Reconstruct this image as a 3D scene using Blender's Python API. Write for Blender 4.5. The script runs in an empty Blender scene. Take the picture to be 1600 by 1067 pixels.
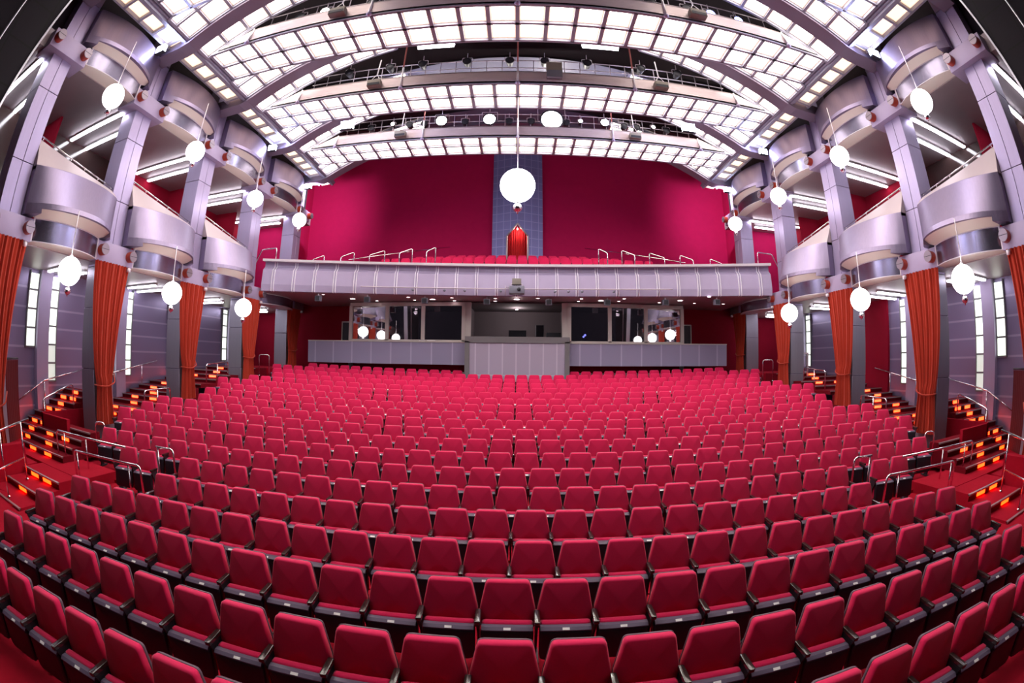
import bpy, bmesh, math, random
from mathutils import Vector, Matrix
random.seed(7)
SC = bpy.context.scene
COL = SC.collection
PI = math.pi

# ------------------------------------------------------------------ helpers
class MB:
    def __init__(s):
        s.v = []; s.f = []; s.sm = []; s.mi = []
    def add(s, vs, fs, smooth=False, mi=0):
        b = len(s.v); s.v += [tuple(p) for p in vs]
        for f in fs:
            s.f.append(tuple(b + i for i in f)); s.sm.append(smooth); s.mi.append(mi)
        return s
    def box(s, x0, x1, y0, y1, z0, z1, mi=0):
        vs = [(x, y, z) for z in (z0, z1) for y in (y0, y1) for x in (x0, x1)]
        return s.add(vs, [(0, 2, 3, 1), (4, 5, 7, 6), (0, 1, 5, 4), (2, 6, 7, 3), (0, 4, 6, 2), (1, 3, 7, 5)], False, mi)
    def cbox(s, c, sx, sy, sz, rz=0.0, mi=0):
        ca, sa = math.cos(rz), math.sin(rz); vs = []
        for z in (-.5, .5):
            for y in (-.5, .5):
                for x in (-.5, .5):
                    a, b = x * sx, y * sy
                    vs.append((c[0] + a * ca - b * sa, c[1] + a * sa + b * ca, c[2] + z * sz))
        return s.add(vs, [(0, 2, 3, 1), (4, 5, 7, 6), (0, 1, 5, 4), (2, 6, 7, 3), (0, 4, 6, 2), (1, 3, 7, 5)], False, mi)
    def loft(s, rows, smooth=False, mi=0, flip=False, closed=False):
        n = len(rows[0]); vs = [p for r in rows for p in r]; fs = []
        for i in range(len(rows) - 1):
            for j in range(n if closed else n - 1):
                a, b = i * n + j, i * n + (j + 1) % n
                q = (a, b, b + n, a + n)
                fs.append(q[::-1] if flip else q)
        return s.add(vs, fs, smooth, mi)
    def prism(s, poly, fa, fb, mi=0):
        """poly mapped by fa and fb (two functions giving 3-D points), closed with caps"""
        n = len(poly); vs = [fa(p) for p in poly] + [fb(p) for p in poly]
        fs = [tuple(range(n))[::-1], tuple(range(n, 2 * n))] + [(i, (i + 1) % n, n + (i + 1) % n, n + i) for i in range(n)]
        return s.add(vs, fs, False, mi)
    def tube(s, pts, r, n=8, mi=0):
        pts = [Vector(p) for p in pts]; rows = []; prev = None
        for i, p in enumerate(pts):
            t = (pts[min(i + 1, len(pts) - 1)] - pts[max(i - 1, 0)]).normalized()
            if prev is None:
                a = Vector((0, 0, 1)) if abs(t.z) < .9 else Vector((1, 0, 0))
                u = t.cross(a).normalized()
            else:
                u = (prev - t * prev.dot(t)).normalized()
            prev = u; w = t.cross(u)
            rows.append([p + (u * math.cos(2 * PI * k / n) + w * math.sin(2 * PI * k / n)) * r for k in range(n)])
        s.loft(rows, True, mi, False, True)
        b = len(s.v) - n * len(rows)
        s.f.append(tuple(range(b, b + n))[::-1]); s.sm.append(False); s.mi.append(mi)
        e = len(s.v) - n
        s.f.append(tuple(range(e, e + n))); s.sm.append(False); s.mi.append(mi)
        return s
    def lathe(s, prof, c=(0, 0, 0), n=24, smooth=True, mi=0, axis='z'):
        rows = []
        for r, z in prof:
            row = []
            for k in range(n):
                a = 2 * PI * k / n; x, y = r * math.cos(a), r * math.sin(a)
                if axis == 'z': row.append((c[0] + x, c[1] + y, c[2] + z))
                elif axis == 'x': row.append((c[0] + z, c[1] + x, c[2] + y))
                else: row.append((c[0] + x, c[1] + z, c[2] + y))
            rows.append(row)
        return s.loft(rows, smooth, mi, False, True)
    def sphere(s, c, r, n=32, m=18, mi=0):
        return s.lathe([(max(r * math.sin(PI * i / m), 1e-4), -r * math.cos(PI * i / m)) for i in range(m + 1)], c, n, True, mi)
    def disc(s, c, r, n=20, axis='z', mi=0):
        vs = []
        for k in range(n):
            a = 2 * PI * k / n; x, y = r * math.cos(a), r * math.sin(a)
            vs.append((c[0] + x, c[1] + y, c[2]) if axis == 'z' else (c[0] + x, c[1], c[2] + y) if axis == 'y' else (c[0], c[1] + x, c[2] + y))
        return s.add(vs, [tuple(range(n))], False, mi)

def wloc(o):
    p = Vector((0, 0, 0))
    while o is not None:
        p += o.location; o = o.parent
    return p

def obj(name, mb, mat, parent=None, world=True, bevel=0, bseg=2, fixn=True):
    """link MB as one mesh object; WORLD: its numbers are room coordinates, moved into the parent's frame"""
    off = wloc(parent) if (parent is not None and world) else Vector((0, 0, 0))
    me = bpy.data.meshes.new(name)
    me.from_pydata([(p[0] - off.x, p[1] - off.y, p[2] - off.z) for p in mb.v], [], mb.f)
    me.polygons.foreach_set('use_smooth', mb.sm)
    me.polygons.foreach_set('material_index', mb.mi)
    for m in (mat if isinstance(mat, (list, tuple)) else [mat]): me.materials.append(m)
    bm = bmesh.new(); bm.from_mesh(me)
    if fixn: bmesh.ops.recalc_face_normals(bm, faces=bm.faces)
    if bevel:
        es = [e for e in bm.edges if len(e.link_faces) == 2 and e.calc_face_angle(0) > .6]
        bmesh.ops.bevel(bm, geom=es, offset=bevel, segments=bseg, affect='EDGES', profile=.6)
        for f in bm.faces: f.smooth = True
    bm.to_mesh(me); bm.free()
    if bevel:
        try: me.set_sharp_from_angle(angle=.7)
        except Exception: pass
    o = bpy.data.objects.new(name, me); COL.objects.link(o)
    if parent is not None: o.parent = parent
    return o

def tag(o, label, cat, group=None, kind=None):
    o['label'] = label; o['category'] = cat
    if group: o['group'] = group
    if kind: o['kind'] = kind
    return o

def thing(name, label, cat, loc=(0, 0, 0), rz=0.0, group=None, kind=None):
    o = bpy.data.objects.new(name, None); COL.objects.link(o)
    o.location = loc; o.rotation_euler = (0, 0, rz); o.empty_display_size = .1
    return tag(o, label, cat, group, kind)

def dup(root, loc, rz, label=None, group=None):
    r = root.copy(); COL.objects.link(r); r.location = loc; r.rotation_euler = (0, 0, rz)
    if label: r['label'] = label
    if group: r['group'] = group
    for ch in list(root.children):
        c = ch.copy(); COL.objects.link(c); c.parent = r
        for g in list(ch.children):
            d = g.copy(); COL.objects.link(d); d.parent = c
    return r

def bend(pts, rad=.08, k=5):
    """round the corners of a polyline"""
    P = [Vector(p) for p in pts]; out = [P[0]]
    for i in range(1, len(P) - 1):
        a, b, c = P[i - 1], P[i], P[i + 1]
        d1, d2 = (a - b), (c - b)
        r = min(rad, d1.length * .45, d2.length * .45)
        p, q = b + d1.normalized() * r, b + d2.normalized() * r
        for t in range(k + 1):
            t /= k; out.append(p * (1 - t) ** 2 + b * 2 * t * (1 - t) + q * t * t)
    out.append(P[-1]); return out

ORD = ['front', 'second', 'third', 'fourth', 'fifth', 'sixth', 'seventh', 'eighth', 'ninth', 'tenth', 'eleventh', 'twelfth', 'thirteenth',
       'fourteenth', 'fifteenth', 'sixteenth', 'seventeenth', 'eighteenth', 'nineteenth', 'twentieth', 'twenty-first']
NTH = ['first'] + ORD[1:]
SIDE = {-1: 'left', 1: 'right'}

# ------------------------------------------------------------------ materials
def mat(name, col, rough=.5, metal=0.0, emit=None, estr=0.0, bump=None, noise=None, spec=None, sheen=0.0, coat=0.0):
    m = bpy.data.materials.new(name); m.use_nodes = True
    nt = m.node_tree; b = nt.nodes['Principled BSDF']
    b.inputs['Base Color'].default_value = (*col, 1); b.inputs['Roughness'].default_value = rough; b.inputs['Metallic'].default_value = metal
    if spec is not None: b.inputs['Specular IOR Level'].default_value = spec
    if sheen: b.inputs['Sheen Weight'].default_value = sheen; b.inputs['Sheen Roughness'].default_value = .5
    if coat: b.inputs['Coat Weight'].default_value = coat; b.inputs['Coat Roughness'].default_value = .15
    if emit: b.inputs['Emission Color'].default_value = (*emit, 1); b.inputs['Emission Strength'].default_value = estr
    if bump or noise:
        tc = nt.nodes.new('ShaderNodeTexCoord')
    if noise:   # (scale vector, amount): gentle wear in the base colour, brushed when the scale is stretched
        mp = nt.nodes.new('ShaderNodeMapping'); mp.inputs['Scale'].default_value = noise[0]
        nz = nt.nodes.new('ShaderNodeTexNoise'); nz.inputs['Scale'].default_value = 1; nz.inputs['Detail'].default_value = 4
        mx = nt.nodes.new('ShaderNodeMix'); mx.data_type = 'RGBA'
        k = noise[1]
        mx.inputs['A'].default_value = (*[c * (1 - k) for c in col], 1); mx.inputs['B'].default_value = (*[min(1, c * (1 + k)) for c in col], 1)
        nt.links.new(tc.outputs['Object'], mp.inputs['Vector']); nt.links.new(mp.outputs['Vector'], nz.inputs['Vector'])
        nt.links.new(nz.outputs['Fac'], mx.inputs['Factor']); nt.links.new(mx.outputs['Result'], b.inputs['Base Color'])
    if bump:    # (scale, strength)
        n2 = nt.nodes.new('ShaderNodeTexNoise'); n2.inputs['Scale'].default_value = bump[0]; n2.inputs['Detail'].default_value = 2
        bp = nt.nodes.new('ShaderNodeBump'); bp.inputs['Strength'].default_value = bump[1]; bp.inputs['Distance'].default_value = .01
        nt.links.new(tc.outputs['Object'], n2.inputs['Vector']); nt.links.new(n2.outputs['Fac'], bp.inputs['Height']); nt.links.new(bp.outputs['Normal'], b.inputs['Normal'])
    return m

def emis(name, col, s):
    return mat(name, (.8, .8, .8), .5, 0, col, s)

def glass(name, refl=.22, tint=(.8, .8, .85)):
    m = bpy.data.materials.new(name); m.use_nodes = True; nt = m.node_tree; nt.nodes.clear()
    o = nt.nodes.new('ShaderNodeOutputMaterial'); t = nt.nodes.new('ShaderNodeBsdfTransparent'); g = nt.nodes.new('ShaderNodeBsdfGlossy')
    t.inputs[0].default_value = (*tint, 1); g.inputs['Roughness'].default_value = .02; mx = nt.nodes.new('ShaderNodeMixShader')
    mx.inputs[0].default_value = refl
    nt.links.new(t.outputs[0], mx.inputs[1]); nt.links.new(g.outputs[0], mx.inputs[2]); nt.links.new(mx.outputs[0], o.inputs[0])
    return m

def tiles(name, col, line, sx, sy, mortar=.02, rough=.4, metal=0.0, axes='yz'):
    """square tiles / panels with thin joints"""
    m = bpy.data.materials.new(name); m.use_nodes = True; nt = m.node_tree; b = nt.nodes['Principled BSDF']
    b.inputs['Roughness'].default_value = rough; b.inputs['Metallic'].default_value = metal
    tc = nt.nodes.new('ShaderNodeTexCoord'); sp = nt.nodes.new('ShaderNodeSeparateXYZ'); cb = nt.nodes.new('ShaderNodeCombineXYZ')
    br = nt.nodes.new('ShaderNodeTexBrick'); br.offset = 0.0; br.inputs['Scale'].default_value = 1
    br.inputs['Brick Width'].default_value = sx; br.inputs['Row Height'].default_value = sy; br.inputs['Mortar Size'].default_value = mortar
    br.inputs['Mortar Smooth'].default_value = .1
    br.inputs['Color1'].default_value = (*col, 1); br.inputs['Color2'].default_value = (*[c * .93 for c in col], 1); br.inputs['Mortar'].default_value = (*line, 1)
    nt.links.new(tc.outputs['Object'], sp.inputs[0])
    nt.links.new(sp.outputs['XYZ'.index(axes[0].upper())], cb.inputs[0]); nt.links.new(sp.outputs['XYZ'.index(axes[1].upper())], cb.inputs[1])
    nt.links.new(cb.outputs[0], br.inputs['Vector']); nt.links.new(br.outputs['Color'], b.inputs['Base Color'])
    return m

M = {}
M['seat'] = mat('seat_fabric', (.74, .010, .098), .85, 0, noise=((60, 60, 60), .08), bump=(900, .05), sheen=.25, spec=.2)
M['black'] = mat('black_plastic', (.012, .010, .018), .38, 0, spec=.5)
M['dark'] = mat('dark_shell', (.02, .018, .026), .5)
M['lip'] = mat('pan_edge_highlight', (.14, .11, .18), .35, 0)  # grey stands for light caught on the pan's edge, painted as a colour
M['plate'] = mat('white_number_plate', (.95, .94, .96), .2)
M['arm'] = mat('lacquered_arm', (.03, .02, .02), .2, 0, coat=.6)
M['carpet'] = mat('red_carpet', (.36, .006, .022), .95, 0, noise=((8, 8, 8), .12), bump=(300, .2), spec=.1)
M['redwall'] = mat('crimson_wall_cloth', (.54, .010, .10), .9, 0, noise=((3, 3, 3), .08), bump=(200, .1), spec=.15)
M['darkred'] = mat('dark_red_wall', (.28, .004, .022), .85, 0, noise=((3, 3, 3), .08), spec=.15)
M['silver'] = mat('silver_panel', (.41, .35, .54), .42, .4, noise=((14, 14, .8), .07))
M['drum'] = mat('brushed_parapet', (.30, .25, .38), .42, .75, noise=((18, 18, .5), .10))
M['shell'] = mat('seat_back_shell', (.13, .09, .12), .45)
M['rim'] = emis('warm_panel_edge', (1.0, .66, .42), .60)
M['silver2'] = mat('brushed_silver_drum', (.26, .24, .33), .25, .9, noise=((25, 25, .6), .2))
M['silverflat'] = mat('silver_paint', (.42, .355, .53), .5, .15, noise=((2, 2, 2), .05))
M['pale'] = mat('pale_metal', (.66, .60, .66), .45, .2)
M['grey'] = mat('grey_column_side', (.30, .28, .34), .35, .6, noise=((10, 10, .6), .08))
M['soffit'] = mat('lacquered_soffit', (.40, .35, .37), .45, .45, noise=((2, 2, 2), .06))
M['cream'] = mat('cream_underside', (.80, .74, .66), .5)
M['lid'] = mat('pinkish_lid', (.52, .43, .46), .5, .1)
M['fin'] = mat('white_fin', (.86, .82, .92), .4)
M['lining'] = mat('blue_grey_lining', (.16, .16, .24), .6)
M['bsoffit'] = mat('balcony_soffit_paint', (.50, .42, .45), .4, .3)
M['smoked'] = mat('smoked_glass_panel', (.05, .03, .028), .12, 0, spec=.8)
M['shadecarpet'] = mat('shaded_step_carpet', (.16, .004, .012), .95, 0, bump=(300, .2), spec=.1)  # the red carpet with the shade of the risers put into its colour
M['clearglass'] = glass('balustrade_glass', .15, (.85, .85, .9))
M['joint'] = mat('dark_joint', (.02, .02, .03), .7)
M['boltred'] = mat('red_bolt', (.38, .038, .012), .4)
M['boltcap'] = mat('bolt_cap', (.30, .25, .30), .4, .4)
M['chrome'] = mat('chrome_rail', (.82, .80, .84), .14, 1.0)
M['steel'] = mat('painted_steel', (.80, .76, .82), .35, .3)
M['curtain'] = mat('orange_red_curtain', (.40, .032, .014), .8, 0, noise=((1.5, 1.5, 1.5), .08), bump=(120, .1), sheen=.2, spec=.15)
M['drape'] = mat('dark_red_drape', (.10, .004, .008), .9)
M['globe'] = emis('lit_globe', (1.0, .97, 1.0), 7.0)
M['panel'] = emis('lit_ceiling_panel', (1.0, .90, .80), 5.6)
M['panelside'] = emis('lit_side_panel', (1.0, .70, .44), 1.0)
M['frame'] = mat('coffer_frame', (.33, .33, .43), .55, .1)
M['beam'] = mat('grey_arched_beam', (.22, .18, .26), .6, .1)
M['fascia'] = mat('brushed_fascia', (.72, .60, .62), .4, .25, noise=((3, 3, 18), .1))
M['tube'] = emis('fluorescent_tube', (.93, .9, 1.0), 11.0)
M['tray'] = mat('light_tray', (.75, .74, .76), .4, .2)
M['strip'] = emis('lit_glass_block', (.88, 1.0, .84), .95)
M['stripdim'] = emis('dim_glass_block', (.88, 1.0, .84), .32)
M['bar'] = mat('window_bar', (.22, .21, .23), .5, .3)
M['steplight'] = emis('orange_step_light', (1.0, .032, .002), 6.5)
M['nosing'] = mat('step_nosing', (.45, .36, .38), .35, .6)
M['darktile'] = tiles('dark_tile_panel', (.007, .005, .011), (.002, .002, .003),   .95, 1.05, .022, .85, 0.0, 'yz')
M['edge'] = mat('silver_edge_strip', (.75, .75, .85), .3, .6)
M['sidewall'] = tiles('silver_wall_panel', (.27, .225, .37), (.42, .36, .52), 40, .62, .035, .32, .4, 'yz')
M['tower'] = tiles('blue_lit_tile', (.25, .26, .62), (.40, .41, .76), .42, .52, .02, .5, .1, 'xz')  # blue light on the tower is put into the tile colour
M['booth'] = tiles('pale_booth_panel', (.37, .34, .53), (.52, .48, .66), 1.02, 30, .035, .5, .15, 'xz')
M['desk'] = tiles('pale_desk_panel', (.50, .44, .60), (.64, .58, .72), .64, 30, .035, .5, .1, 'xz')
M['boothgrey'] = mat('booth_grey', (.20, .19, .21), .7)
M['wframe'] = mat('cream_window_frame', (.62, .57, .55), .5)
M['inside'] = mat('booth_interior', (.26, .22, .24), .9)
M['insideceil'] = mat('booth_ceiling', (.14, .12, .13), .9)
M['glass'] = glass('booth_glass', .42, (.55, .52, .58))
M['roof'] = mat('dark_roof_void', (.03, .022, .03), .9)
M['catwalk'] = mat('catwalk_steel', (.62, .55, .62), .45, .2)
M['lampbody'] = mat('lamp_housing', (.03, .03, .04), .5, .3)
M['lens'] = emis('lit_spot_lens', (1.0, .93, .84), 60.0)
M['lenssmall'] = emis('small_lit_lens', (1.0, .85, .85), 14.0)
M['blue'] = emis('blue_lit_lens', (.25, .3, 1.0), 6.0)
M['cool'] = emis('cool_lit_lens', (.72, .78, 1.0), 30.0)
M['down'] = emis('downlight_lens', (1.0, .78, .80), 9.0)
M['speaker'] = mat('grey_speaker', (.20, .20, .26), .5, .1)
M['box'] = mat('beige_box', (.25, .22, .19), .6)
M['pole'] = mat('red_pole', (.42, .10, .09), .5)

# ------------------------------------------------------------------ camera (full-frame fisheye lens standing on the stage)
cam = bpy.data.cameras.new('camera'); co = bpy.data.objects.new('camera', cam); COL.objects.link(co)
cam.type = 'PANO'; cam.panorama_type = 'FISHEYE_EQUISOLID'
cam.sensor_fit = 'HORIZONTAL'; cam.sensor_width = 36; cam.sensor_height = 24
cam.fisheye_lens = 723.954 * 36 / 1600; cam.fisheye_fov = PI
yaw, pitch, roll = .0121, .0417, -.0106
cy, sy, cp, sp, cr, sr = math.cos(yaw), math.sin(yaw), math.cos(pitch), math.sin(pitch), math.cos(roll), math.sin(roll)
Rz = Matrix(((cy, sy, 0), (-sy, cy, 0), (0, 0, 1))); Rx = Matrix(((1, 0, 0), (0, cp, sp), (0, -sp, cp))); Ry = Matrix(((cr, 0, -sr), (0, 1, 0), (sr, 0, cr)))
Rm = Ry @ Rx @ Rz
r_, f_, u_ = Rm[0], Rm[1], Rm[2]
co.matrix_world = Matrix(((r_[0], u_[0], -f_[0], .065), (r_[1], u_[1], -f_[1], 0), (r_[2], u_[2], -f_[2], 3.09), (0, 0, 0, 1)))
cam.clip_start = .02; cam.clip_end = 200
SC.camera = co

# ------------------------------------------------------------------ seating plan
S = .555
PITCH = .563
YS = [v * S for v in (3.5, 5.43, 7.4, 9.36, 11.4, 13.37, 15.3, 17.15, 19.0, 20.85, 22.87, 24.9, 27.0, 28.8, 30.75, 32.6, 34.6, 36.35, 38.2, 40.1)]
ZT = [v * S for v in (-3.87, -3.87, -3.85, -3.88, -3.84, -3.76, -3.63, -3.46, -3.27, -3.10, -2.94, -2.78, -2.58, -2.36, -2.12, -1.90, -1.66, -1.42, -1.16, -.92)]
YC = (5.43 - 61) * S
HALF = [0, 0, 0, 1, 1, 0, 0, 1, 1, 1, 0, 1, 1, 1, 0, 1, 1, 1, 1, 0]
LIFT = [.0019] + [.00144] * 4 + [.00216] * 15
ENDN = [10, 11, 12, 12.5, 10.5, 11, 17, 17.5, 19.5, 19.5, 20, 18.5, 19.5, 19.5, 21, 19.5, 18.5, 19.5, 20.5, 18]
def row_floor(i, x): return 3.09 + ZT[i] - .95 + LIFT[i] * x * x
def row_y(i, x):
    R = YS[i] - YC
    return YC + math.sqrt(R * R - x * x)
def row_ns(i):
    if i == 0: return [n for n in range(-10, 11) if abs(n) > 2]
    if i == 5: return [-14, -13] + list(range(-11, 12)) + [13, 14]
    if i == 19: return [n for n in range(-18, 19) if 5 <= abs(n)]
    e = ENDN[i]; n = -e; out = []
    while n <= e + 1e-6: out.append(n); n += 1
    return out
def seat_at(i, n):
    R = YS[i] - YC; a = n * PITCH / R
    x = R * math.sin(a)
    return (x, YC + R * math.cos(a), row_floor(i, x)), -a

def rounded(poly, rad, k=3):
    out = []; n = len(poly)
    for i in range(n):
        a, b, c = Vector(poly[i - 1]), Vector(poly[i]), Vector(poly[(i + 1) % n])
        r = rad[i] if isinstance(rad, (list, tuple)) else rad
        p = b + (a - b).normalized() * r; q = b + (c - b).normalized() * r
        for t in range(k + 1):
            t /= k; v = p * (1 - t) ** 2 + b * 2 * t * (1 - t) + q * t * t; out.append((v.x, v.y))
    return out

def slab(poly, offs, place):
    """a cushion: rings of POLY, each (inset scale, depth), placed by PLACE(u, w, depth)"""
    mb = MB(); cu = sum(p[0] for p in poly) / len(poly); cw = sum(p[1] for p in poly) / len(poly)
    hu = max(abs(p[0] - cu) for p in poly); hw = max(abs(p[1] - cw) for p in poly)
    rows = []
    for ins, d in offs:
        ku, kw = 1 - ins / hu, 1 - ins / hw
        rows.append([place(cu + (p[0] - cu) * ku, cw + (p[1] - cw) * kw, d) for p in poly])
    mb.loft(rows, True, 0, False, True)
    n = len(poly); e = len(mb.v) - n; b = len(mb.v) - n * len(rows)
    c1 = [sum(q[k] for q in rows[0]) / n for k in range(3)]; c2 = [sum(q[k] for q in rows[-1]) / n for k in range(3)]
    mb.v += [tuple(c1), tuple(c2)]; i1, i2 = len(mb.v) - 2, len(mb.v) - 1
    for j in range(n):
        mb.f.append((b + (j + 1) % n, b + j, i1)); mb.f.append((e + j, e + (j + 1) % n, i2)); mb.sm += [True, True]; mb.mi += [0, 0]
    return mb

TILT = .20
def seat_meshes(k=3):
    bk = rounded([(-.268, .44), (.268, .44), (.278, .62), (.212, .95), (-.212, .95), (-.278, .62)], [.03, .03, .045, .04, .04, .045], k)
    P = lambda u, w, d: (u, (w - .95) * TILT * -1 * -1 + d if False else -(.95 - w) * TILT + d, w)
    back = slab(bk, [(.020, -.034), (.009, -.028), (.002, -.014), (0, .004), (.004, .03), (.006, .05)], P)
    shell = slab(rounded([(-.266, .40), (.266, .40), (.277, .62), (.211, .947), (-.211, .947), (-.277, .62)], [.03, .03, .045, .04, .04, .045], k),
                 [(0, .046), (0, .06), (.012, .085), (.03, .092)], P)
    cu = rounded([(-.248, .22), (.248, .22), (.248, .572), (-.248, .572)], [.05, .05, .035, .035], k)
    Q = lambda u, w, d: (u, -.075 - (.60 - w) * .16 + d, w)
    cush = slab(cu, [(.02, -.150), (.0, -.135), (0, -.085), (.02, -.065)], Q)
    pn = rounded([(-.25, .17), (.25, .17), (.252, .524), (-.252, .524)], [.07, .07, .03, .03], k)
    pan = slab(pn, [(.03, -.226), (.012, -.222), (0, -.205), (0, -.150)], Q)
    return back, shell, cush, pan, Q

def make_seat():
    t = thing('theatre_seat', 'x', 'theatre seat', group='tip-up seats in the stalls')
    b, sh, cu, pan, Q = seat_meshes()
    obj('backrest', b, M['seat'], t)
    obj('back_shell', sh, M['shell'], t)
    obj('seat_cushion', cu, M['seat'], t)
    p = obj('seat_pan', pan, M['black'], t)
    e = MB(); y0 = Q(0, .53, -.232)[1]
    sec = [(y0 + .05, .520), (y0 + .000, .520), (y0 + .002, .530), (y0 + .036, .553), (y0 + .088, .553), (y0 + .088, .520)]
    e.prism(sec, lambda q: (-.244, q[0], q[1]), lambda q: (.244, q[0], q[1])); obj('pan_edge', e, M['lip'], p)
    n = MB(); c0 = (y0 + .006, .5327); c1 = (y0 + .030, .5490)
    n.add([(-.034, c0[0] - .004, c0[1] + .003), (.034, c0[0] - .004, c0[1] + .003), (.034, c1[0] - .004, c1[1] + .003), (-.034, c1[0] - .004, c1[1] + .003), (-.034, c0[0], c0[1]), (.034, c0[0], c0[1]), (.034, c1[0], c1[1]), (-.034, c1[0], c1[1])],
          [(0, 1, 2, 3), (4, 7, 6, 5), (0, 4, 5, 1), (1, 5, 6, 2), (2, 6, 7, 3), (3, 7, 4, 0)]); obj('number_plate', n, M['plate'], p)
    a = MB(); ap = rounded([(-.03, -.345), (.03, -.345), (.026, -.085), (-.026, -.085)], [.02, .02, .01, .01], 3)
    a.prism(ap, lambda q: (q[0] + PITCH / 2, q[1], .607), lambda q: (q[0] + PITCH / 2, q[1], .648))
    obj('armrest', a, M['arm'], t, bevel=.006)
    s = MB(); s.prism(rounded([(-.20, .04), (-.06, .04), (-.10, .608), (-.32, .608), (-.29, .53), (-.23, .42)], .012, 2),
                      lambda q: (PITCH / 2 - .0115, q[0], q[1]), lambda q: (PITCH / 2 + .0115, q[0], q[1]))
    s.box(PITCH / 2 - .035, PITCH / 2 + .035, -.24, .06, 0, .045)
    obj('standard', s, M['dark'], t)
    return t

seat0 = make_seat()
arm_me = [c for c in seat0.children if c.name.startswith('armrest')][0]
std_me = [c for c in seat0.children if c.name.startswith('standard')][0]
used = False
for i in range(10):
    ns = row_ns(i)
    for n in ns:
        loc, rz = seat_at(i, n)
        k = abs(n); q = int(k if HALF[i] == 0 else k + .5)
        row = 'front row' if i == 0 else '%s row from the front' % ORD[i]
        if n == 0: lab = 'crimson tip-up theatre seat, %s, exactly on the centre line' % row
        else: lab = 'crimson tip-up theatre seat, %s, %s %s of the centre line' % (row, NTH[q - 1], SIDE[1 if n > 0 else -1])
        if not used:
            t = seat0; t.location = loc; t.rotation_euler.z = rz; t['label'] = lab; used = True
        else:
            t = dup(seat0, loc, rz, lab)
            for c in list(t.children):     # extra end arm copied with the first seat is removed below
                pass
# end arms for the first seat of each block
for o in [o for o in COL.objects if o.name.startswith('theatre_seat')]:
    pass
def end_arm(t):
    for src in (arm_me, std_me):
        c = src.copy(); COL.objects.link(c); c.parent = t; c.location = (-PITCH, 0, 0)
firsts = {}
for o in list(COL.objects):
    if o.name.startswith('theatre_seat'):
        row = o['label'].split(', ')[1]
        k = (row, 0 if o.location.x < -6.9 and 'sixth' in row else (2 if o.location.x > 6.9 and 'sixth' in row else 1))
        if row == 'front row': k = (row, o.location.x > 0)
        if k not in firsts or o.location.x < firsts[k].location.x: firsts[k] = o
for o in firsts.values(): end_arm(o)

# rear rows: the smaller seats, one countless mass
def low_seat(mb, i, n, base=None):
    (x, y, z), a = seat_at(i, n)
    ca, sa = math.cos(a), math.sin(a)
    T = lambda p: (x + p[0] * ca - p[1] * sa, y + p[0] * sa + p[1] * ca, z + p[2])
    for src, mi in LOW:
        b = len(mb.v); mb.v += [T(p) for p in src.v]
        for f, sm in zip(src.f, src.sm): mb.f.append(tuple(b + q for q in f)); mb.sm.append(sm); mb.mi.append(mi)
def low_parts():
    b, sh, cu, pan, Q = seat_meshes(1)
    ar = MB(); ar.box(PITCH / 2 - .027, PITCH / 2 + .027, -.26, .03, .605, .638)
    st = MB(); st.box(PITCH / 2 - .018, PITCH / 2 + .018, -.2, .0, 0, .605)
    y0 = Q(0, .53, -.232)[1]
    le = MB(); le.prism([(y0 + .05, .50), (y0 - .006, .496), (y0 + .002, .520), (y0 + .044, .556)], lambda q: (-.244, q[0], q[1]), lambda q: (.244, q[0], q[1]))
    nm = MB(); nm.add([(-.034, y0 + .004, .527), (.034, y0 + .004, .527), (.034, y0 + .026, .547), (-.034, y0 + .026, .547)], [(0, 1, 2, 3)])
    return [(b, 0), (sh, 1), (cu, 0), (pan, 2), (ar, 3), (st, 2), (nm, 4), (le, 5)]
LOW = low_parts()
mass = MB()
for i in range(10, 20):
    for n in row_ns(i): low_seat(mass, i, n)
o = obj('theatre_seats', mass, [M['seat'], M['shell'], M['black'], M['arm'], M['plate'], M['lip']])
tag(o, 'crimson seats of the ten rear stalls rows in front of the control booth', 'theatre seats', 'tip-up seats in the stalls', 'stuff')

# ------------------------------------------------------------------ floor of the stalls
fl = MB(); N = 48; XW = 11.5
xs = [-XW + 2 * XW * k / N for k in range(N + 1)]
def arc(i, dy, dz, j=None):
    return [(x, row_y(i, x) + dy, row_floor(i if j is None else j, x) + dz) for x in xs]
fl.loft([[(x, -3, row_floor(0, x) - LIFT[0] * x * x) for x in xs], arc(0, -.9, 0), arc(0, .2, 0)])
for i in range(1, 20):
    pv = [(x, row_y(i - 1, x) + .2, row_floor(i - 1, x)) for x in xs]
    fr = [(x, row_y(i - 1, x) + .2, row_floor(i, x)) for x in xs]
    bk = [(x, row_y(i, x) + .2, row_floor(i, x)) for x in xs]
    fl.loft([pv, fr]); fl.loft([fr, bk])
fl.loft([bk, [(x, 24.5, row_floor(19, x)) for x in xs]])
tag(obj('floor', fl, M['carpet'], fixn=False), 'red carpeted stepped floor under the stalls seats', 'floor', kind='structure')

# ------------------------------------------------------------------ the two side walls of columns, boxes and aisles
D = 4.30
YCOL = [4.61 + D * k for k in range(5)]
NEAR = ['nearest the stage', 'second from the stage', 'third from the stage', 'fourth from the stage', 'beside the rear wall']
BAYS = ['nearest the stage', 'second from the stage', 'third from the stage', 'fourth from the stage']

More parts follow.
